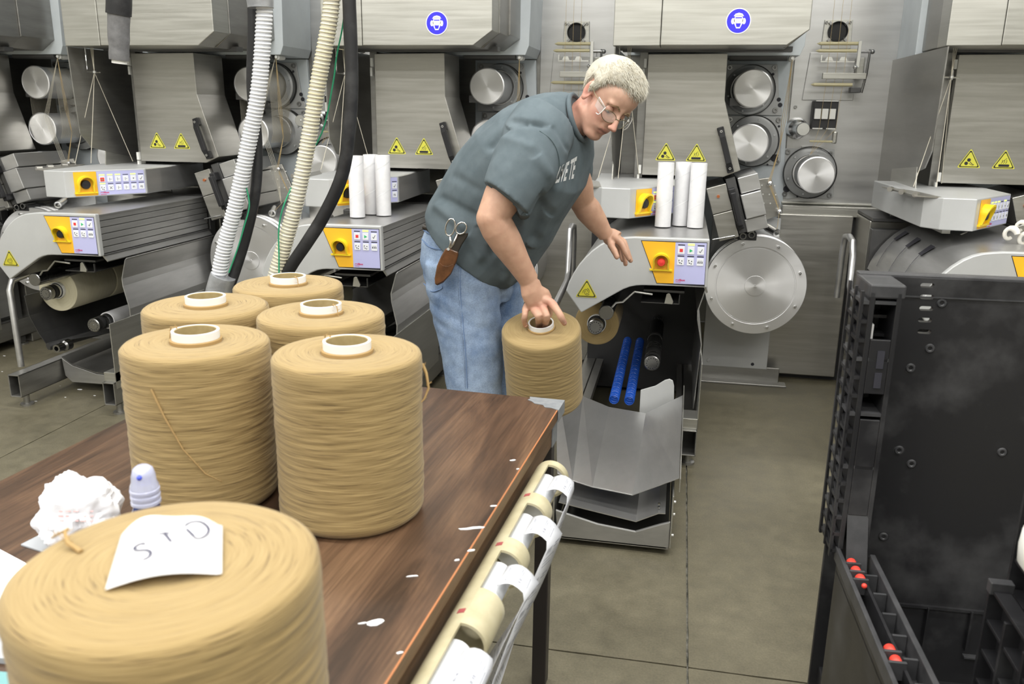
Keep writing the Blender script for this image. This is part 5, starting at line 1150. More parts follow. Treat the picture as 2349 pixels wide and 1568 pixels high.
# floor dust flecks near the left winder
for i, (px, py, w_) in enumerate(((183, 893, .016), (217, 907, .008), (82, 920, .009), (10, 816, .010), (150, 911, .006), (5, 852, .006), (138, 885, .004))):
    c = at(px, py, z=0); b = MB(); n = 8
    b.prism([Vector((c.x+cos(2*pi*k/n)*w_*(1+.3*mn.noise(Vector((k, i, 0)))), c.y+sin(2*pi*k/n)*w_*.5, .0003)) for k in range(n)], (0, 0, .001))
    tagt(b.build('floor_scrap', 'paper', None), ('largest white scrap on the floor before the left winder', 'oval white scrap right of the largest floor scrap', 'white scrap on the floor below the left beam', 'white scrap by the left picture edge behind the rail', 'small white scrap under the largest floor scrap', 'lower white scrap at the left picture edge', 'smallest speck above the floor scraps')[i], 'scrap', 'white scraps on the floor')
# ------------------------------------------------------------------ the man
from mathutils.bvhtree import BVHTree
def skin_mat():
    m = bpy.data.materials.new('skin'); m.use_nodes = True; nt = m.node_tree; p = nt.nodes['Principled BSDF']
    va = nt.nodes.new('ShaderNodeVertexColor'); va.layer_name = 'tint'
    tc = nt.nodes.new('ShaderNodeTexCoord'); n = nt.nodes.new('ShaderNodeTexNoise'); n.inputs['Scale'].default_value = 45; n.inputs['Detail'].default_value = 4; nt.links.new(tc.outputs['Object'], n.inputs['Vector'])
    mx = nt.nodes.new('ShaderNodeMixRGB'); mx.blend_type = 'OVERLAY'; mx.inputs[0].default_value = .22; nt.links.new(va.outputs[0], mx.inputs[1]); nt.links.new(n.outputs[0], mx.inputs[2]); nt.links.new(mx.outputs[0], p.inputs['Base Color'])
    p.inputs['Roughness'].default_value = .5; p.inputs['Subsurface Weight'].default_value = .12; p.inputs['Subsurface Radius'].default_value = (.02, .007, .004); p.inputs['Subsurface Scale'].default_value = .4
    bu = nt.nodes.new('ShaderNodeBump'); bu.inputs['Strength'].default_value = .12; bu.inputs['Distance'].default_value = .002; nt.links.new(n.outputs[0], bu.inputs['Height']); nt.links.new(bu.outputs[0], p.inputs['Normal'])
    M['skin'] = m
skin_mat()
mat('shirt_cotton', (.090, .118, .135), .9, noise=14, color2=(.120, .152, .172), bump=(.2, .003))
def denim():
    m = bpy.data.materials.new('denim'); m.use_nodes = True; nt = m.node_tree; p = nt.nodes['Principled BSDF']; p.inputs['Roughness'].default_value = .85
    tc = nt.nodes.new('ShaderNodeTexCoord'); n = nt.nodes.new('ShaderNodeTexNoise'); n.inputs['Scale'].default_value = 7; n.inputs['Detail'].default_value = 6; n.inputs['Roughness'].default_value = .65
    mp = nt.nodes.new('ShaderNodeMapping'); mp.inputs['Scale'].default_value = (1, 1, .8); nt.links.new(tc.outputs['Object'], mp.inputs[0]); nt.links.new(mp.outputs[0], n.inputs['Vector'])
    r = nt.nodes.new('ShaderNodeValToRGB'); e = r.color_ramp.elements; e[0].position = .3; e[0].color = (.085, .15, .29, 1); e[1].position = .70; e[1].color = (.36, .46, .62, 1); nt.links.new(n.outputs[0], r.inputs[0])
    n2 = nt.nodes.new('ShaderNodeTexNoise'); n2.inputs['Scale'].default_value = 260; nt.links.new(tc.outputs['Object'], n2.inputs['Vector'])
    mx = nt.nodes.new('ShaderNodeMixRGB'); mx.blend_type = 'OVERLAY'; mx.inputs[0].default_value = .35; nt.links.new(r.outputs[0], mx.inputs[1]); nt.links.new(n2.outputs[0], mx.inputs[2]); nt.links.new(mx.outputs[0], p.inputs['Base Color'])
    M['denim'] = m
denim()
mat('denim_seam', (.15, .23, .40), .85); mat('hair_white', (.62, .60, .53), .6, noise=90, color2=(.44, .40, .31)); mat('hair_base', (.50, .47, .39), .7); mat('leather', (.16, .065, .025), .4, noise=25, color2=(.07, .03, .012), coat=.2, bump=(.2, .002)); mat('dark_leather', (.03, .025, .02), .45)
mat('eye_white', (.75, .73, .70), .2, coat=.5); mat('iris', (.05, .07, .08), .2); mat('nail', (.78, .52, .44), .3); mat('shirt_print', (.70, .72, .73), .8)
mat('lens', (.9, .95, .95), .04, alpha=.10); mat('frame_metal', (.25, .22, .14), .3, .8); mat('shield_clear', (.92, .94, .95), .08, trans=.85, ior=1.25, coat=1.)
mat('shoe', (.03, .025, .02), .5)
HM = Matrix(((.473, .575, .668), (-.665, .73, -.157), (-.578, -.369, .728))); HT_ = Vector((-.259, 2.864, 1.613)); HSC = .97
def hp(x, y, z): return HT_+HM @ Vector((x, y, z))*HSC
def ell(b, c, r, rot=None, n=20, k=14, tf=None):
    vs = []
    for i in range(k+1):
        a = -pi/2+pi*i/k
        for j in range(n):
            v = Vector((r[0]*cos(a)*cos(2*pi*j/n), r[1]*cos(a)*sin(2*pi*j/n), r[2]*sin(a)))
            if rot: v = rot @ v
            v = v+Vector(c); vs.append(tf(v.x, v.y, v.z) if tf else v)
    b.add(vs, [(i*n+j, i*n+(j+1) % n, (i+1)*n+(j+1) % n, (i+1)*n+j) for i in range(k) for j in range(n)])
def ring_loft(b, secs, ex=1.0):
    # secs: (center, axis u vector, axis v vector)
    n = 28; vs = []
    for c, u, v in secs:
        for j in range(n):
            a = 2*pi*j/n; ca, sa = cos(a), sin(a)
            vs.append(c+u*(abs(ca)**ex*(1 if ca > 0 else -1))+v*(abs(sa)**ex*(1 if sa > 0 else -1)))
    m_ = len(secs); b.add(vs, [(i*n+j, i*n+(j+1) % n, (i+1)*n+(j+1) % n, (i+1)*n+j) for i in range(m_-1) for j in range(n)]+[tuple(range(n))[::-1], tuple((m_-1)*n+j for j in range(n))])
def px_loft(b, secs, grow=0., ex=.92):
    # secs: (p0, p1, y, halfwidth): silhouette points of each cross-section in the mid plane
    C_, U = [], []
    for p0, p1, y, hw in secs:
        a, c = at(*p0, y=y), at(*p1, y=y); C_.append((a+c)/2); U.append((c-a)/2)
    out = []
    for i in range(len(secs)):
        t = (C_[min(i+1, len(secs)-1)]-C_[max(i-1, 0)]).normalized(); u = U[i]; v = u.cross(t).normalized()*(secs[i][3]+grow)
        out.append((C_[i], u*(1+grow/u.length), v))
    # densify
    den = []
    for i in range(len(out)-1):
        for q in range(4):
            s = q/4; den.append(tuple(out[i][k].lerp(out[i+1][k], s) for k in range(3)))
    den.append(out[-1]); ring_loft(b, den, ex)
def limb(b, pts, n=20):
    # pts: (position, radius across, radius deep, hint of the deep direction)
    P_ = [Vector(p[0]) for p in pts]; secs = []
    for i in range(len(pts)):
        t = (P_[min(i+1, len(pts)-1)]-P_[max(i-1, 0)]).normalized(); h = Vector(pts[i][3]) if len(pts[i]) > 3 else CW
        v = (h-t*h.dot(t)).normalized(); u = v.cross(t).normalized(); secs.append((P_[i], u*pts[i][1], v*pts[i][2]))
    ring_loft(b, secs)
    ell(b, secs[0][0], (min(pts[0][1], pts[0][2]),)*3); ell(b, secs[-1][0], (min(pts[-1][1], pts[-1][2]),)*3)
def fuse(b, voxel, smooth_it=4):
    me = bpy.data.meshes.new('f'); me.from_pydata(b.v, [], b.f)
    bm = bmesh.new(); bm.from_mesh(me); bmesh.ops.recalc_face_normals(bm, faces=bm.faces); bm.to_mesh(me); bm.free()
    o = bpy.data.objects.new('f', me); COL.objects.link(o)
    md = o.modifiers.new('r', 'REMESH'); md.mode = 'VOXEL'; md.voxel_size = voxel
    if smooth_it: s_ = o.modifiers.new('s', 'SMOOTH'); s_.iterations = smooth_it; s_.factor = .5
    dg = bpy.context.evaluated_depsgraph_get(); r = bpy.data.meshes.new_from_object(o.evaluated_get(dg)); bpy.data.objects.remove(o); bpy.data.meshes.remove(me)
    return r
def add_mesh(name, me, mt, parent, label=None):
    o0 = wpos(parent); me.transform(Matrix.Translation(-o0)); me.materials.clear(); me.materials.append(M[mt]); me.shade_smooth(); me.name = name
    o = bpy.data.objects.new(name, me); COL.objects.link(o); o.parent = parent
    if label: o['label'] = label
    return o
man = thing('person', 'white-haired person in grey t-shirt and jeans bending to lift a spool', 'person', (at(1085, 600, y=2.95).x, 2.95, 0))
YS = 2.92
SHIRT = [((1311, 221), (1338, 322), 2.875, .082), ((1278, 216), (1340, 352), 2.88, .14), ((1230, 222), (1338, 392), 2.90, .20), ((1170, 246), (1332, 430), 2.92, .235),
         ((1110, 292), (1308, 468), 2.93, .235), ((1062, 350), (1285, 505), 2.94, .225), ((1025, 412), (1262, 552), 2.95, .215), ((995, 465), (1222, 610), 2.95, .205), ((985, 495), (1172, 652), 2.94, .198), ((992, 510), (1162, 656), 2.94, .192)]
TORSO = [(p0, p1, y, hw) for p0, p1, y, hw in SHIRT]
SHn = at(1222, 325, y=2.72); ELn = at(1128, 500, y=2.62); WRn = at(1215, 645, y=2.70)
SHf = at(1310, 395, y=3.10); ELf = at(1335, 462, y=3.16); WRf = at(1391, 540, y=3.20)
# --- body: one continuous skin
b = MB()
px_loft(b, [((p0[0]*.88+p1[0]*.12, p0[1]*.88+p1[1]*.12), (p0[0]*.22+p1[0]*.78, p0[1]*.22+p1[1]*.78), y, hw*.80) for p0, p1, y, hw in SHIRT[1:]])
limb(b, [(SHn, .072, .072), (SHn.lerp(ELn, .35), .070, .068), (SHn.lerp(ELn, .75), .062, .060), (ELn, .050, .050)])
limb(b, [(ELn, .050, .050), (ELn.lerp(WRn, .15)+Vector((.0, 0, 0)), .055, .053), (ELn.lerp(WRn, .38), .052, .048), (ELn.lerp(WRn, .7), .040, .036), (ELn.lerp(WRn, .92), .034, .027), (WRn, .033, .024)])
limb(b, [(SHf, .068, .068), (SHf.lerp(ELf, .6), .060, .060), (ELf, .047, .047)])
limb(b, [(ELf, .046, .046), (ELf.lerp(WRf, .25), .050, .046), (ELf.lerp(WRf, .6), .042, .036), (ELf.lerp(WRf, .9), .031, .025), (WRf, .030, .022)])
# near hand: fingers dip into the core tube, index rests outside
def hpx(x, y, d): return at(1120+x/5.228, 600+y/5.228, y=d)
limb(b, [(WRn, .033, .024), (hpx(520, 350, 2.70), .038, .024), (hpx(590, 430, 2.71), .046, .023), (hpx(620, 500, 2.715), .046, .020)])
kn = [(452, 545, 2.715), (545, 560, 2.705), (655, 550, 2.70), (757, 490, 2.70)]
md_ = [(440, 640, 2.69), (600, 655, 2.675), (702, 650, 2.675), (845, 610, 2.675)]
di = [(432, 705, 2.70), (602, 700, 2.70), (695, 705, 2.70), (882, 680, 2.672)]
tp = [(448, 765, 2.72), (602, 775, 2.745), (678, 785, 2.745), (912, 735, 2.685)]
rr = [(.0125, .0110, .0095, .0085), (.0140, .0125, .0105, .0095), (.0145, .0130, .0110, .0100), (.0145, .0125, .0108, .0098)]
def finger(b, pts, r):
    P_ = smoothpath(pts, 12); m_ = len(P_)
    limb(b, [(p, r[min(3, int(i/(m_-1)*3.0001))]*(1-(i/(m_-1)*3 % 1))+r[min(3, int(i/(m_-1)*3.0001)+1)]*((i/(m_-1)*3) % 1),)*1+() for i, p in enumerate(P_)] if 0 else [(p, r[0]+(r[3]-r[0])*i/(m_-1)+.0012*(1 if i in (4, 8) else 0), r[0]+(r[3]-r[0])*i/(m_-1)) for i, p in enumerate(P_)])
for i in range(4):
    base = hpx(*kn[i]); root = base.lerp(hpx(560+12*i, 420, 2.71), .45)
    finger(b, [root, base, hpx(*md_[i]), hpx(*di[i]), hpx(*tp[i])], rr[i])
finger(b, [hpx(640, 400, 2.73), hpx(720, 520, 2.76), hpx(730, 620, 2.775), hpx(690, 700, 2.775)], (.016, .0145, .0125, .011))
# far hand, relaxed, reaching forward
def fp(x, y, d): return at(1250+x/3.1357, 450+y/3.1357, y=d)
limb(b, [(WRf, .030, .022), (fp(470, 290, 3.21), .034, .022), (fp(515, 315, 3.20), .036, .020)])
for pts, r in (([fp(470, 310, 3.20), fp(478, 355, 3.17), fp(500, 395, 3.15), fp(517, 435, 3.14)], (.0150, .0140, .0120, .0105)),
               ([fp(505, 305, 3.19), fp(548, 335, 3.17), fp(580, 400, 3.16), fp(604, 448, 3.16)], (.0140, .0125, .011, .0095)),
               ([fp(515, 300, 3.21), fp(565, 330, 3.20), fp(592, 400, 3.19), fp(617, 462, 3.19)], (.0140, .0125, .011, .0095)),
               ([fp(505, 315, 3.23), fp(550, 350, 3.24), fp(572, 425, 3.23), fp(580, 488, 3.22)], (.0135, .012, .0105, .009)),
               ([fp(500, 320, 3.25), fp(530, 360, 3.27), fp(545, 420, 3.27), fp(560, 460, 3.26)], (.012, .0105, .0095, .0085))):
    finger(b, pts, r)
# legs and pelvis under the jeans
LN = [((972, 530), (1185, 655), 2.93, .165), ((962, 560), (1190, 690), 2.93, .165)]
def leg(px, y, r, g=0.):
    out = []
    for (x0, x1, py), rr_ in px: out.append((at((x0+x1)/2, py, y=y), (at(x1, py, y=y)-at(x0, py, y=y)).length/2+g, rr_+g, (0, 1, 0)))
    return out
nearleg = [((978, 1140, 600), .095), ((980, 1143, 660), .095), ((996, 1146, 720), .090), ((1012, 1148, 790), .085), ((1024, 1150, 860), .080), ((1032, 1147, 930), .076)]
farleg = [((1040, 1200, 620), .10), ((1060, 1198, 690), .098), ((1075, 1196, 760), .090), ((1085, 1185, 840), .082), ((1090, 1180, 930), .078)]
def full_leg(L_, y, g):
    o = leg(L_, y, 0, g); last = o[-1]; ft = Vector((last[0].x+.0, y, .10))
    for q in (.35, .7, 1.): o.append((last[0].lerp(ft, q), last[1]*(1-.35*q), last[2]*(1-.2*q), (0, 1, 0)))
    return o, ft
ln, fn = full_leg(nearleg, 2.84, -.012); lf, ff = full_leg(farleg, 3.06, -.012)
limb(b, ln); limb(b, lf)
px_loft(b, [((985, 500), (1150, 590), 2.95, .15), ((972, 560), (1170, 640), 2.95, .15), ((985, 620), (1165, 680), 2.95, .13)])
# head (own axes: x forward, y to the left, z up)
hd_ = lambda c, r, rot=None: ell(b, c, r, rot, 28, 20, hp)
hd_((-.012, 0, .045), (.106, .080, .088)); hd_((.030, 0, -.018), (.066, .063, .092)); hd_((.012, 0, -.060), (.072, .062, .045)); hd_((.066, 0, -.093), (.026, .030, .022)); hd_((.035, 0, -.084), (.048, .046, .028))
for s_ in (-1, 1):
    for q in range(6): f_ = q/5; hd_((-.005+.065*f_, s_*(.054-.032*f_), -.058-.036*f_), (.022, .016, .020))
for s_ in (-1, 1):
    hd_((.042, s_*.031, -.016), (.036, .029, .040)); hd_((.078, s_*.026, .030), (.018, .030, .011)); hd_((.070, s_*.022, -.050), (.020, .022, .024))
    hd_((.116, s_*.0105, -.029), (.0105, .009, .008))
    rt = Matrix.Rotation(radians(-s_*22), 3, 'Z') @ Matrix.Rotation(radians(-14), 3, 'Y')
    hd_((-.006, s_*.082, .002), (.019, .0075, .033), rt); hd_((-.002, s_*.080, -.024), (.012, .008, .012), rt)
hd_((.032, 0, -.068), (.052, .055, .040)); hd_((.048, 0, .060), (.054, .064, .052)); hd_((.064, 0, -.056), (.033, .038, .032)); hd_((.088, 0, .028), (.014, .016, .014))
for q in range(7):
    f_ = q/6; hd_((.091+.028*f_, 0, .020-.043*f_), (.011, .0075+.0035*f_, .010))
hd_((.121, 0, -.027), (.0130, .0115, .0105)); hd_((.0915, 0, -.0555), (.0105, .024, .0060)); hd_((.0885, 0, -.0675), (.0105, .021, .0068))
nb = at(1308, 280, y=2.90)
limb(b, [(hp(-.030, 0, -.01), .054, .055), (hp(-.022, 0, -.05), .054, .056), (hp(-.010, 0, -.075).lerp(nb, .35), .056, .062), (nb, .062, .075), (at(1275, 300, y=2.91), .085, .12)])
me = fuse(b, .0036, 3)
HI = HM.transposed()
bm = bmesh.new(); bm.from_mesh(me)
hvv = [v for v in bm.verts if (HI @ ((v.co-HT_)/HSC)).length < .19]
nose_ = [v for v in hvv if (HI @ ((v.co-HT_)/HSC)-Vector((.105, 0, -.025))).length < .034 or abs((HI @ ((v.co-HT_)/HSC)).y) > .078]
ns = set(nose_); hv2 = [v for v in hvv if v not in ns]
for _ in range(12): bmesh.ops.smooth_vert(bm, verts=hv2, factor=.5, use_axis_x=True, use_axis_y=True, use_axis_z=True)
for _ in range(2): bmesh.ops.smooth_vert(bm, verts=hvv, factor=.5, use_axis_x=True, use_axis_y=True, use_axis_z=True)
bm.to_mesh(me); bm.free()
HI = HM.transposed()
def to_head(v): return HI @ ((v-HT_)/HSC)
G = [  # centre, sigma, displacement in head axes
    ((.088, -.031, .008), .0125, (-.013, 0, 0)), ((.088, .031, .008), .0125, (-.013, 0, 0)), ((.088, -.020, .012), .009, (-.006, 0, 0)), ((.088, .020, .012), .009, (-.006, 0, 0)), ((.092, -.026, -.040), .007, (-.004, 0, 0)), ((.092, .026, -.040), .007, (-.004, 0, 0)), ((.092, 0, .030), .020, (.003, 0, 0)),
    ((.100, -.012, -.0615), .006, (-.006, 0, 0)), ((.100, .012, -.0615), .006, (-.004, 0, 0)), ((.101, 0, -.0615), .006, (-.004, 0, 0)),
    ((.092, 0, -.080), .010, (-.004, 0, 0)), ((.099, 0, -.044), .006, (-.002, 0, 0)),
    ((.0, -.088, .006), .010, (0, .006, 0)), ((.0, .088, .006), .010, (0, -.006, 0)), ((.003, -.088, -.010), .006, (0, .005, 0)),
    ((.085, -.040, -.045), .008, (-.002, .001, 0)), ((.085, .040, -.045), .008, (-.002, -.001, 0)), ((.128, -.008, -.036), .0035, (0, 0, .004)), ((.128, .008, -.036), .0035, (0, 0, .004))]
SK = Vector((.56, .34, .25)); RD = Vector((.56, .21, .17)); ARM = Vector((.56, .335, .235)); LP = Vector((.44, .17, .14))
TG = [((.070, -.055, -.025), .022, RD, .5), ((.070, .055, -.025), .022, RD, .5), ((-.006, -.088, .0), .026, RD, .65), ((.12, 0, -.025), .016, RD, .5), ((-.03, -.05, -.075), .045, RD, .45), ((.06, 0, -.105), .03, RD, .25), ((.03, -.03, .10), .05, Vector((.68, .44, .33)), .5)]
cols = []
for v in me.vertices:
    h = to_head(v.co)
    c = SK
    if h.length < .22:
        d = Vector((0, 0, 0))
        for gc, s_, dv in G:
            q = (h-Vector(gc)).length/s_
            if q < 3: d += Vector(dv)*exp(-q*q/2)
        if d.length > 0: v.co = v.co+HM @ d*HSC; 
        for gc, s_, cc_, w_ in TG:
            q = (h-Vector(gc)).length/s_
            if q < 3: c = c.lerp(cc_, w_*exp(-q*q/2))
        # mouth crease shade painted in as a dark line, then lip colour
        if h.x > .075 and abs(h.y) < .029: c = c.lerp(Vector((.16, .05, .045)), .85*exp(-((h.z+.0612)/.0032)**2)*max(0, 1-(h.y/.029)**4))
        if h.x > .080 and abs(h.y) < .026 and -.076 < h.z < -.049: c = c.lerp(LP, .6*max(0, 1-(h.y/.026)**2)*(1-exp(-((h.z+.0612)/.003)**2)))
    else:
        c = ARM
        for kk_ in kn[1:]:
            q = (v.co-hpx(*kk_)).length/.016
            if q < 2.5: c = c.lerp(RD, .45*exp(-q*q/2))
        for kk_ in tp:
            q = (v.co-hpx(*kk_)).length/.014
            if q < 2.5: c = c.lerp(RD, .45*exp(-q*q/2))
    cols.append(c)
ca = me.color_attributes.new('tint', 'FLOAT_COLOR', 'POINT')
for i, c in enumerate(cols): ca.data[i].color = (c.x, c.y, c.z, 1)
bvh = BVHTree.FromPolygons([v.co.copy() for v in me.vertices], [tuple(p.vertices) for p in me.polygons])
body = add_mesh('body', me, 'skin', man)
# eyes and lids
for s_ in (-1, 1):
    b = MB(); b.smooth = True; ell(b, (.0735, s_*.031, .0085), (.0128, .0128, .0128), None, 20, 14, hp); e = b.build('eye', 'eye_white', man)
    b = MB(); b.smooth = True; ell(b, (.0808, s_*.031-.001, .0035), (.006, .0058, .0058), None, 14, 10, hp); b.build('iris', 'iris', e)
    # lids as shells of a slightly larger ball
    for (a0, a1, nm) in ((-18, 100, 'upper_eyelid'), (-100, -52, 'lower_eyelid')):
        vs = []; na, nb_ = 10, 16
        for i in range(na+1):
            el = radians(a0+(a1-a0)*i/na)
            for j in range(nb_+1):
                az = radians(-92+184*j/nb_); r_ = .0143; drop = -radians(14)*(abs(az)/1.6)**2*(1 if nm[0] == 'u' else -1.2)*(1-i/na if nm[0] == 'u' else i/na)
                q = Vector((cos(el+drop)*cos(az), cos(el+drop)*sin(az), sin(el+drop)))*r_; vs.append(hp(.0735+q.x, s_*.031+q.y, .0085+q.z))
        b = MB(); b.smooth = True; b.add(vs, [(i*(nb_+1)+j, i*(nb_+1)+j+1, (i+1)*(nb_+1)+j+1, (i+1)*(nb_+1)+j) for i in range(na) for j in range(nb_)])
        mat('lid_skin', (.55, .31, .235), .5) if 'lid_skin' not in M else None; b.build(nm, 'lid_skin', man)
    b = MB(); rs = random.Random(8+s_)
    for q in range(150):
        f_ = rs.random(); o = hp(.2, s_*(.010+.040*f_), .026+.011*sin(pi*min(1, f_*1.1))-.006*f_+rs.uniform(-.0028, .0028)); dr = (HM @ Vector((-1, 0, 0))).normalized(); h = bvh.ray_cast(o, dr, .3)
        if h[0] is None: continue
        d = (HM @ Vector((.25, s_*.9, rs.uniform(-.1, .5)-.5*f_))).normalized(); sd = (HM @ Vector((0, 0, 1))).normalized()*.0006; p = h[0]-dr*.0012
        b.add([p-sd, p+sd, p-dr*.0008, p+d*.008*rs.uniform(.6, 1)-dr*.0005], [(0, 1, 3), (1, 2, 3), (2, 0, 3), (0, 2, 1)])
    mat('brow', (.42, .30, .18), .8) if 'brow' not in M else None; b.build('eyebrow', 'brow', man, norm=False)
# hair: cap that follows the skull plus thousands of short blades
def hairline(phi):      # phi from the front, degrees -> height of the hairline
    T_ = [(0, .082), (28, .086), (45, .070), (62, .048), (74, .008), (84, -.012), (90, .030), (104, .032), (112, -.005), (135, -.030), (180, -.042)]
    for (a, x), (c, d) in zip(T_[:-1], T_[1:]):
        if a <= phi <= c: return x+(d-x)*(phi-a)/(c-a)
    return 0
KK = []; hc = Vector((-.012, 0, .03)); vs = []; na, nb_ = 90, 120
def skull(az, el):
    d = Vector((cos(el)*cos(az), cos(el)*sin(az), sin(el))); o = hp(hc.x, hc.y, hc.z); w_ = (HM @ d).normalized()
    far = o+w_*.24; hit = bvh.ray_cast(far, -w_, .24)
    return (hit[0] if hit[0] is not None else o+w_*.1), w_
def capth(h, ex):
    k = max(0, min(1, ex/.022))
    if (h-hc).length > .135: k = 0
    th = -.010+(.010+.013*min(1, (h.z+.1)/.15)+.006*max(0, h.z-.06)/.07)*k*k*(3-2*k)
    return k, th+k*(.0012*mn.noise(h*90+Vector((0, 0, 5)))+.003*mn.noise(h*30))
for i in range(na+1):
    el = radians(-62+152*i/na)
    for j in range(nb_):
        az = 2*pi*j/nb_; p, w_ = skull(az, el); h = to_head(p); phi = abs(math.degrees(atan2(h.y, h.x+.01))); ex = h.z-hairline(phi)
        k, th = capth(h, ex); vs.append(p+w_*th); KK.append(k)
hf = [f for f in [(i*nb_+j, i*nb_+(j+1) % nb_, (i+1)*nb_+(j+1) % nb_, (i+1)*nb_+j) for i in range(na) for j in range(nb_)] if max(KK[q] for q in f) > 0]
b = MB(); b.smooth = True; b.add(vs, hf+[tuple(na*nb_+j for j in range(nb_))])
hair = b.build('hair', 'hair_base', man)
b = MB(); rs = random.Random(4)
for q in range(19000):
    az = rs.uniform(-pi, pi); el = math.asin(rs.uniform(-.75, 1)); p, w_ = skull(az, el); h = to_head(p); phi = abs(math.degrees(atan2(h.y, h.x+.01))); ex = h.z-hairline(phi)
    if ex < .002 or (h-hc).length > .132: continue
    top = max(0, min(1, (h.z-.04)/.08)); L = (.009+.020*top)*rs.uniform(.6, 1.15)
    comb = HM @ Vector((.95*top+(.35 if abs(h.y) > .04 else 0), rs.uniform(-.3, .3)+.25*top, (-.65 if top < .3 else -.15))); d = (w_*(.16+.16*top)+comb+Vector((rs.uniform(-.3, .3), rs.uniform(-.3, .3), rs.uniform(-.3, .3)))*.6).normalized()
    side = d.cross(w_).normalized()*.0006; base = p+w_*(capth(h, ex)[1]-.0025); mid = base+d*L*.55+w_*.001; tip = base+d*L-w_*L*.18+comb.normalized()*L*.2
    nn = side.cross(d).normalized()*.0006
    b.add([base-side, base+side, base+nn, mid-side, mid+side, mid+nn, tip], [(0, 1, 4, 3), (1, 2, 5, 4), (2, 0, 3, 5), (3, 4, 6), (4, 5, 6), (5, 3, 6)])
b.build('hair_strands', 'hair_white', hair, norm=False, kind='stuff')
# shirt
b = MB(); px_loft(b, SHIRT, .008, .86)
def slv(secs):
    out = []
    for p0, p1, y, hw in secs: out.append((p0, p1, y, hw))
    return out
px_loft(b, [((1188, 248), (1312, 330), 2.80, .10), ((1158, 290), (1296, 372), 2.73, .10), ((1136, 345), (1262, 430), 2.67, .098), ((1122, 385), (1232, 468), 2.645, .096), ((1113, 420), (1211, 494), 2.63, .094)], .002)
px_loft(b, [((1268, 300), (1336, 380), 3.04, .09), ((1282, 350), (1340, 420), 3.09, .09), ((1290, 390), (1338, 440), 3.12, .088)], .002)
sm = fuse(b, .0055, 5)
FOLD = [  # px ridge line, y, sigma, height
    ([(1240, 300), (1180, 290), (1130, 340)], 2.72, .009, -.010), ([(1300, 340), (1270, 300), (1225, 290), (1190, 300)], 2.70, .006, -.006), ([(1160, 320), (1215, 345), (1260, 400)], 2.64, .012, .008),
    ([(1000, 470), (1060, 520), (1100, 590)], 2.76, .012, .009), ([(1010, 450), (1090, 500), (1130, 580)], 2.76, .010, -.008), ([(1200, 500), (1190, 560), (1160, 640)], 2.76, .014, .012), ([(1240, 470), (1225, 540), (1190, 610)], 2.76, .012, -.010),
    ([(1150, 470), (1120, 540), (1150, 620)], 2.76, .012, -.009), ([(1040, 400), (1100, 440), (1130, 470)], 2.74, .010, -.005), ([(1290, 400), (1265, 470), (1240, 530)], 2.80, .012, .008), ([(1140, 440), (1200, 480)], 2.56, .006, .004)]
FL = []
for pts, y, sg, hh in FOLD: FL.append(([at(px, py, y=y) for px, py in pts], sg, hh))
def segd(p, a, c):
    d = c-a; t = max(0, min(1, (p-a).dot(d)/d.length_squared)); return (p-(a+d*t)).length
sp_dir = (at(1300, 260, y=2.9)-at(1080, 520, y=2.9)).normalized()
nrm = [v.normal.copy() for v in sm.vertices]
for i, v in enumerate(sm.vertices):
    p = v.co; d = 0
    # screen-depth-free distance: measure along the direction across the view
    for pts, sg, hh in FL:
        for a, c in zip(pts[:-1], pts[1:]):
            q = p-a; dd = c-a
            if abs((p-a).dot(CW)) > .16: continue
            pf = p-CW*((p-a).dot(CW)); a2 = a; c2 = c-CW*(dd.dot(CW)); r_ = segd(pf, a2, c2)/sg
            if r_ < 3: d += hh*exp(-r_*r_/2); break
    q = p-sp_dir*(p.dot(sp_dir)*.55)
    d += .0045*mn.noise(q*9)+.0022*mn.noise(q*22+Vector((5, 0, 0)))
    v.co = p+nrm[i]*d
sb = BVHTree.FromPolygons([v.co.copy() for v in sm.vertices], [tuple(p.vertices) for p in sm.polygons])
shirt = add_mesh('t_shirt', sm, 'shirt_cotton', man, 'faded grey-blue t-shirt with white lettering')
# collar and hems
def surf(px, py, off=.0015):
    q = (CW+CR*((px-1174.5)/F)-CU*((py-784)/F)).normalized(); h = sb.ray_cast(CC, q, 9)
    return (h[0]-q*off, h[1]) if h[0] is not None else (at(px, py, y=2.85), -q)
def stitch(name, pts, w_, mt, parent, off=.0015):
    p = smoothpath([surf(*q, off)[0] for q in pts], 40); b = MB(); b.smooth = True; b.tube(p, w_, 6); return b.build(name, mt, parent, smooth=60)
mat('shirt_dark', (.075, .105, .115), .9)
b = MB(); b.smooth = True; c0_, c1_ = at(1312, 219, y=2.875), at(1340, 320, y=2.875); u_ = (c1_-c0_)/2; v_ = u_.cross((at(1340, 240, y=2.87)-at(1300, 300, y=2.88)).normalized()).normalized()*.088
b.tube([(c0_+c1_)/2+u_*1.04*cos(2*pi*k/40)+v_*sin(2*pi*k/40) for k in range(41)], .0085, 8, cap=False); b.build('collar', 'shirt_cotton', shirt)
stitch('shoulder_seam', [(1238, 300), (1262, 318), (1278, 345), (1283, 380), (1272, 420)], .0014, 'shirt_dark', shirt)
stitch('sleeve_hem', [(1117, 414), (1145, 436), (1180, 462), (1212, 486)], .0016, 'shirt_dark', shirt)
stitch('sleeve_hem', [(1115, 420), (1143, 442), (1178, 468), (1210, 493)], .0022, 'shirt_cotton', shirt)
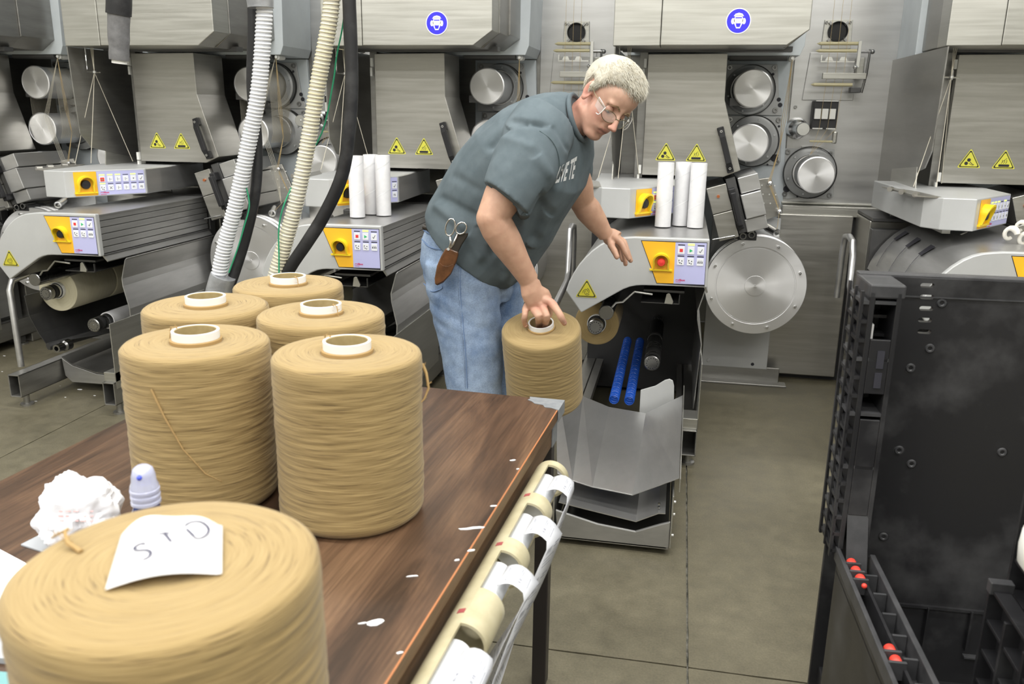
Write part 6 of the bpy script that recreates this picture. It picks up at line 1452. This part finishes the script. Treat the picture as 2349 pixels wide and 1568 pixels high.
# lettering on the chest: LIVE TE, partly turned away
b = MB()
cu = bpy.data.curves.new('t', 'FONT'); cu.body = 'LIVE TE'; cu.size = 1; cu.offset = .03; ob = bpy.data.objects.new('t', cu); COL.objects.link(ob)
dg = bpy.context.evaluated_depsgraph_get(); tm = bpy.data.meshes.new_from_object(ob.evaluated_get(dg)); bpy.data.objects.remove(ob)
xs_ = max(v.co.x for v in tm.vertices); bm = bmesh.new(); bm.from_mesh(tm); bmesh.ops.triangulate(bm, faces=bm.faces)
for _ in range(1): bmesh.ops.subdivide_edges(bm, edges=bm.edges, cuts=2)
vs = []
for v in bm.verts:
    u, w_ = v.co.x/xs_, v.co.y/.7; x = 1272+50*u*(1-.12*u); y = 419-12*u; x2 = 1284+40*u; y2 = 383-24*u
    vs.append(surf(x+(x2-x)*w_, y+(y2-y)*w_, .0022)[0])
b.add(vs, [[v.index for v in f.verts] for f in bm.faces]); bm.free(); b.build('chest_lettering', 'shirt_print', shirt, norm=False)
# jeans
b = MB()
px_loft(b, [((986, 500), (1150, 600), 2.95, .155), ((972, 545), (1172, 640), 2.95, .158), ((968, 590), (1176, 662), 2.95, .158), ((980, 640), (1170, 690), 2.95, .14)], .0)
ln2, _ = full_leg(nearleg, 2.845, .004); lf2, _ = full_leg(farleg, 3.055, .004); limb(b, ln2); limb(b, lf2)
jm = fuse(b, .006, 5); nrm = [v.normal.copy() for v in jm.vertices]
for i, v in enumerate(jm.vertices):
    p = v.co; f_ = max(0, 1-abs(p.z-.93)/.13)
    d = .004*mn.noise(Vector((p.x*6, p.y*6, p.z*16)))+f_*.008*mn.noise(Vector((p.x*5+p.z*8, p.y*4, p.z*34+p.x*14)))+.002*mn.noise(p*30); v.co = p+nrm[i]*d
jb = BVHTree.FromPolygons([v.co.copy() for v in jm.vertices], [tuple(p.vertices) for p in jm.polygons]); sbk = sb
jeans = add_mesh('jeans', jm, 'denim', man, 'faded blue jeans with back pocket')
sb = jb
stitch('side_seam', [(1058, 600), (1056, 660), (1062, 740), (1068, 810), (1072, 890)], .0016, 'denim_seam', jeans)
stitch('side_seam', [(1053, 600), (1051, 660), (1057, 740), (1063, 810), (1067, 890)], .0014, 'denim', jeans)
stitch('back_pocket_edge', [(967, 548), (985, 566), (1012, 573)], .002, 'denim_seam', jeans, .001)
stitch('back_pocket_edge', [(972, 650), (990, 668), (1012, 662), (1014, 655)], .002, 'denim_seam', jeans, .001)
stitch('waistband', [(972, 528), (990, 538), (1018, 548), (1036, 552)], .003, 'denim_seam', jeans, .001)
stitch('front_pocket_edge', [(1056, 590), (1070, 612), (1090, 622)], .002, 'denim_seam', jeans, .001)
h, n_ = surf(1060, 597, .002); b = MB(); b.smooth = True; b.cyl(h, (h-CC).normalized()*-1, .006, .003, 12); b.build('rivet', 'turned_steel', jeans, smooth=35)
b = MB(); b.smooth = True; b.tube(smoothpath([surf(972, 520, .004)[0], surf(985, 524, .004)[0], surf(1000, 532, .004)[0]], 8), .010, 8); b.build('belt', 'dark_leather', man, smooth=50)
for ft in (fn, ff):
    b = MB(); b.smooth = True; ell(b, (ft.x+.05, ft.y, .055), (.15, .052, .055)); ell(b, (ft.x-.03, ft.y, .08), (.07, .050, .08)); s = b.build('shoe', 'shoe', man)
# nails
for q, k_ in ((3, .0065), (0, .005)):
    a = hpx(*tp[q]); d = (a-hpx(*di[q])).normalized(); c = a-CW*.0085-d*.003; b = MB(); b.smooth = True; ell(b, c, (.0055, .0025, .0065)); b.build('fingernail', 'nail', man)
# ------------------------------------------------------------------ glasses
gl = thing('safety_glasses', 'thin-framed clear safety glasses with side shields on the person', 'glasses', hp(.10, 0, 0))
def loop(cx, cy, cz, ry, rz, wrap, n=28): return [hp(cx-wrap*((cy+ry*cos(2*pi*k/n))**2), cy+ry*cos(2*pi*k/n), cz+rz*sin(2*pi*k/n)*(1 if sin(2*pi*k/n) < 0 else .85)) for k in range(n+1)]
for s_ in (-1, 1):
    lp = loop(.108, s_*.034, -.004, .027, .020, 5.)
    b = MB(); b.smooth = True; b.tube(lp, .0012, 6); b.build('lens_rim', 'frame_metal', gl)
    b = MB(); b.smooth = True; b.poly(lp[:-1]); o = b.build('lens', 'lens', gl); md = o.modifiers.new('t', 'SOLIDIFY'); md.thickness = .0012
    b = MB(); b.smooth = True; b.tube(smoothpath([hp(.090, s_*.061, .006), hp(.070, s_*.078, .010), hp(.03, s_*.086, .014), hp(.0, s_*.088, .022), hp(-.010, s_*.089, .020)], 20), .0013, 6); b.build('temple', 'frame_metal', gl)
    b = MB(); q = [hp(.092, s_*.064, .010), hp(.093, s_*.064, -.016), hp(.066, s_*.080, -.010), hp(.056, s_*.083, .016)]; n_ = (HM @ Vector((.35, s_, 0))).normalized()
    b.prism(q, n_*.0022); b.build('side_shield', 'shield_clear', gl, bevel=.0008)
    b = MB(); b.smooth = True; b.tube(smoothpath([hp(.094, s_*.0665, .012), hp(.097, s_*.0685, -.005), hp(.093, s_*.068, -.020), hp(.086, s_*.074, -.022)], 12), .0014, 6); b.tube([hp(.094, s_*.067, .012), hp(.072, s_*.083, .018), hp(.060, s_*.086, .019)], .0012, 6); b.build('shield_edge', 'white_plastic', gl)
b = MB(); b.smooth = True; b.tube(smoothpath([hp(.107, -.010, .002), hp(.116, 0, .006), hp(.107, .010, .002)], 8), .0013, 6); b.build('bridge', 'frame_metal', gl)
# ------------------------------------------------------------------ scissors in a leather holster at the hip
def hv(x, y, off): q = at(650+x/3.135, 450+y/3.135, y=2.70); return q-CW*off
hs = thing('holster', 'brown leather scissors holster on the person\'s right hip', 'holster', hv(1180, 500, 0))
prof = [(1165, 380), (1180, 370), (1255, 400), (1262, 412), (1245, 470), (1205, 560), (1150, 620), (1105, 642), (1090, 630), (1088, 590), (1105, 500), (1135, 430)]
b = MB(); b.prism([hv(x, y, -.012) for x, y in prof], -CW*.020); b.build('leather_pouch', 'leather', hs, bevel=.005)
prof = [(1118, 470), (1150, 500), (1185, 505), (1222, 490), (1232, 500), (1205, 555), (1150, 612), (1108, 634), (1094, 622), (1096, 580)]
b = MB(); b.prism([hv(x, y, .008) for x, y in prof], -CW*.003); b.build('pouch_pocket', 'leather', hs, bevel=.001)
prof = [(1195, 380), (1240, 270), (1300, 265), (1330, 262), (1325, 285), (1285, 345), (1255, 405), (1225, 400)]
b = MB(); b.prism([hv(x, y, -.010) for x, y in prof], -CW*.014); b.build('belt_flap', 'dark_leather', hs, bevel=.003)
sc = thing('scissors', 'chrome-handled scissors sticking out of the leather holster', 'scissors', hv(1200, 330, 0))
for cx, cy, rx, ry, an in ((1202, 225, 33, 62, 12), (1280, 232, 36, 44, 35)):
    pts = []
    for k in range(25): a = 2*pi*k/24; x_, y_ = rx*cos(a), ry*sin(a); c_, s2 = cos(radians(an)), sin(radians(an)); pts.append(hv(cx+x_*c_-y_*s2, cy+x_*s2+y_*c_, .008))
    b = MB(); b.smooth = True; b.tube(pts, .0028, 8, cap=False); b.build('finger_ring', 'chrome', sc)
b = MB(); b.smooth = True; b.tube([hv(1200, 285, .006), hv(1205, 340, .006), hv(1185, 395, .004)], .004, 8); b.build('shank', 'chrome', sc)
b = MB(); b.smooth = True; b.tube([hv(1255, 268, .004), hv(1225, 340, .004), hv(1190, 392, .002)], .004, 8); b.build('shank', 'chrome', sc)
b = MB(); b.smooth = True; q = hv(1188, 382, .010); b.cyl(q, CW, .005, .006, 12); b.build('pivot_screw', 'chrome', sc, smooth=35)
b = MB(); b.prism([hv(1180, 385, -.004), hv(1205, 395, -.004), hv(1120, 600, -.004)], -CW*.004); b.build('blade', 'chrome', sc)
# ------------------------------------------------------------------ spool in the hand
rc = at(1241, 742, y=2.735)
hsps = spool('yarn_spool', 'tan yarn spool held by the person above the far table corner, tilted', (0, 0, 0), 44.0, .5, mt='yarn_tan_smooth', R_=.135, H_=.30)
ax = (Vector((0, 0, 1))*cos(radians(17))-Vector((.08, 1, 0)).normalized()*sin(radians(17))).normalized()
hsps.rotation_euler = Vector((0, 0, 1)).rotation_difference(ax).to_euler(); hsps.location = rc-ax*.315
# ------------------------------------------------------------------ bring survey units to metres
done = set()
for o in bpy.data.objects:
    if o.type == 'MESH' and o.data.name not in done:
        o.data.transform(Matrix.Scale(S, 4)); done.add(o.data.name)
    for md in o.modifiers:
        if md.type == 'BEVEL': md.width *= S
        if md.type == 'SOLIDIFY': md.thickness *= S
for o in bpy.data.objects: o.location = o.location*S
for o in LAMPS: o.data.size *= S; o.data.size_y *= S
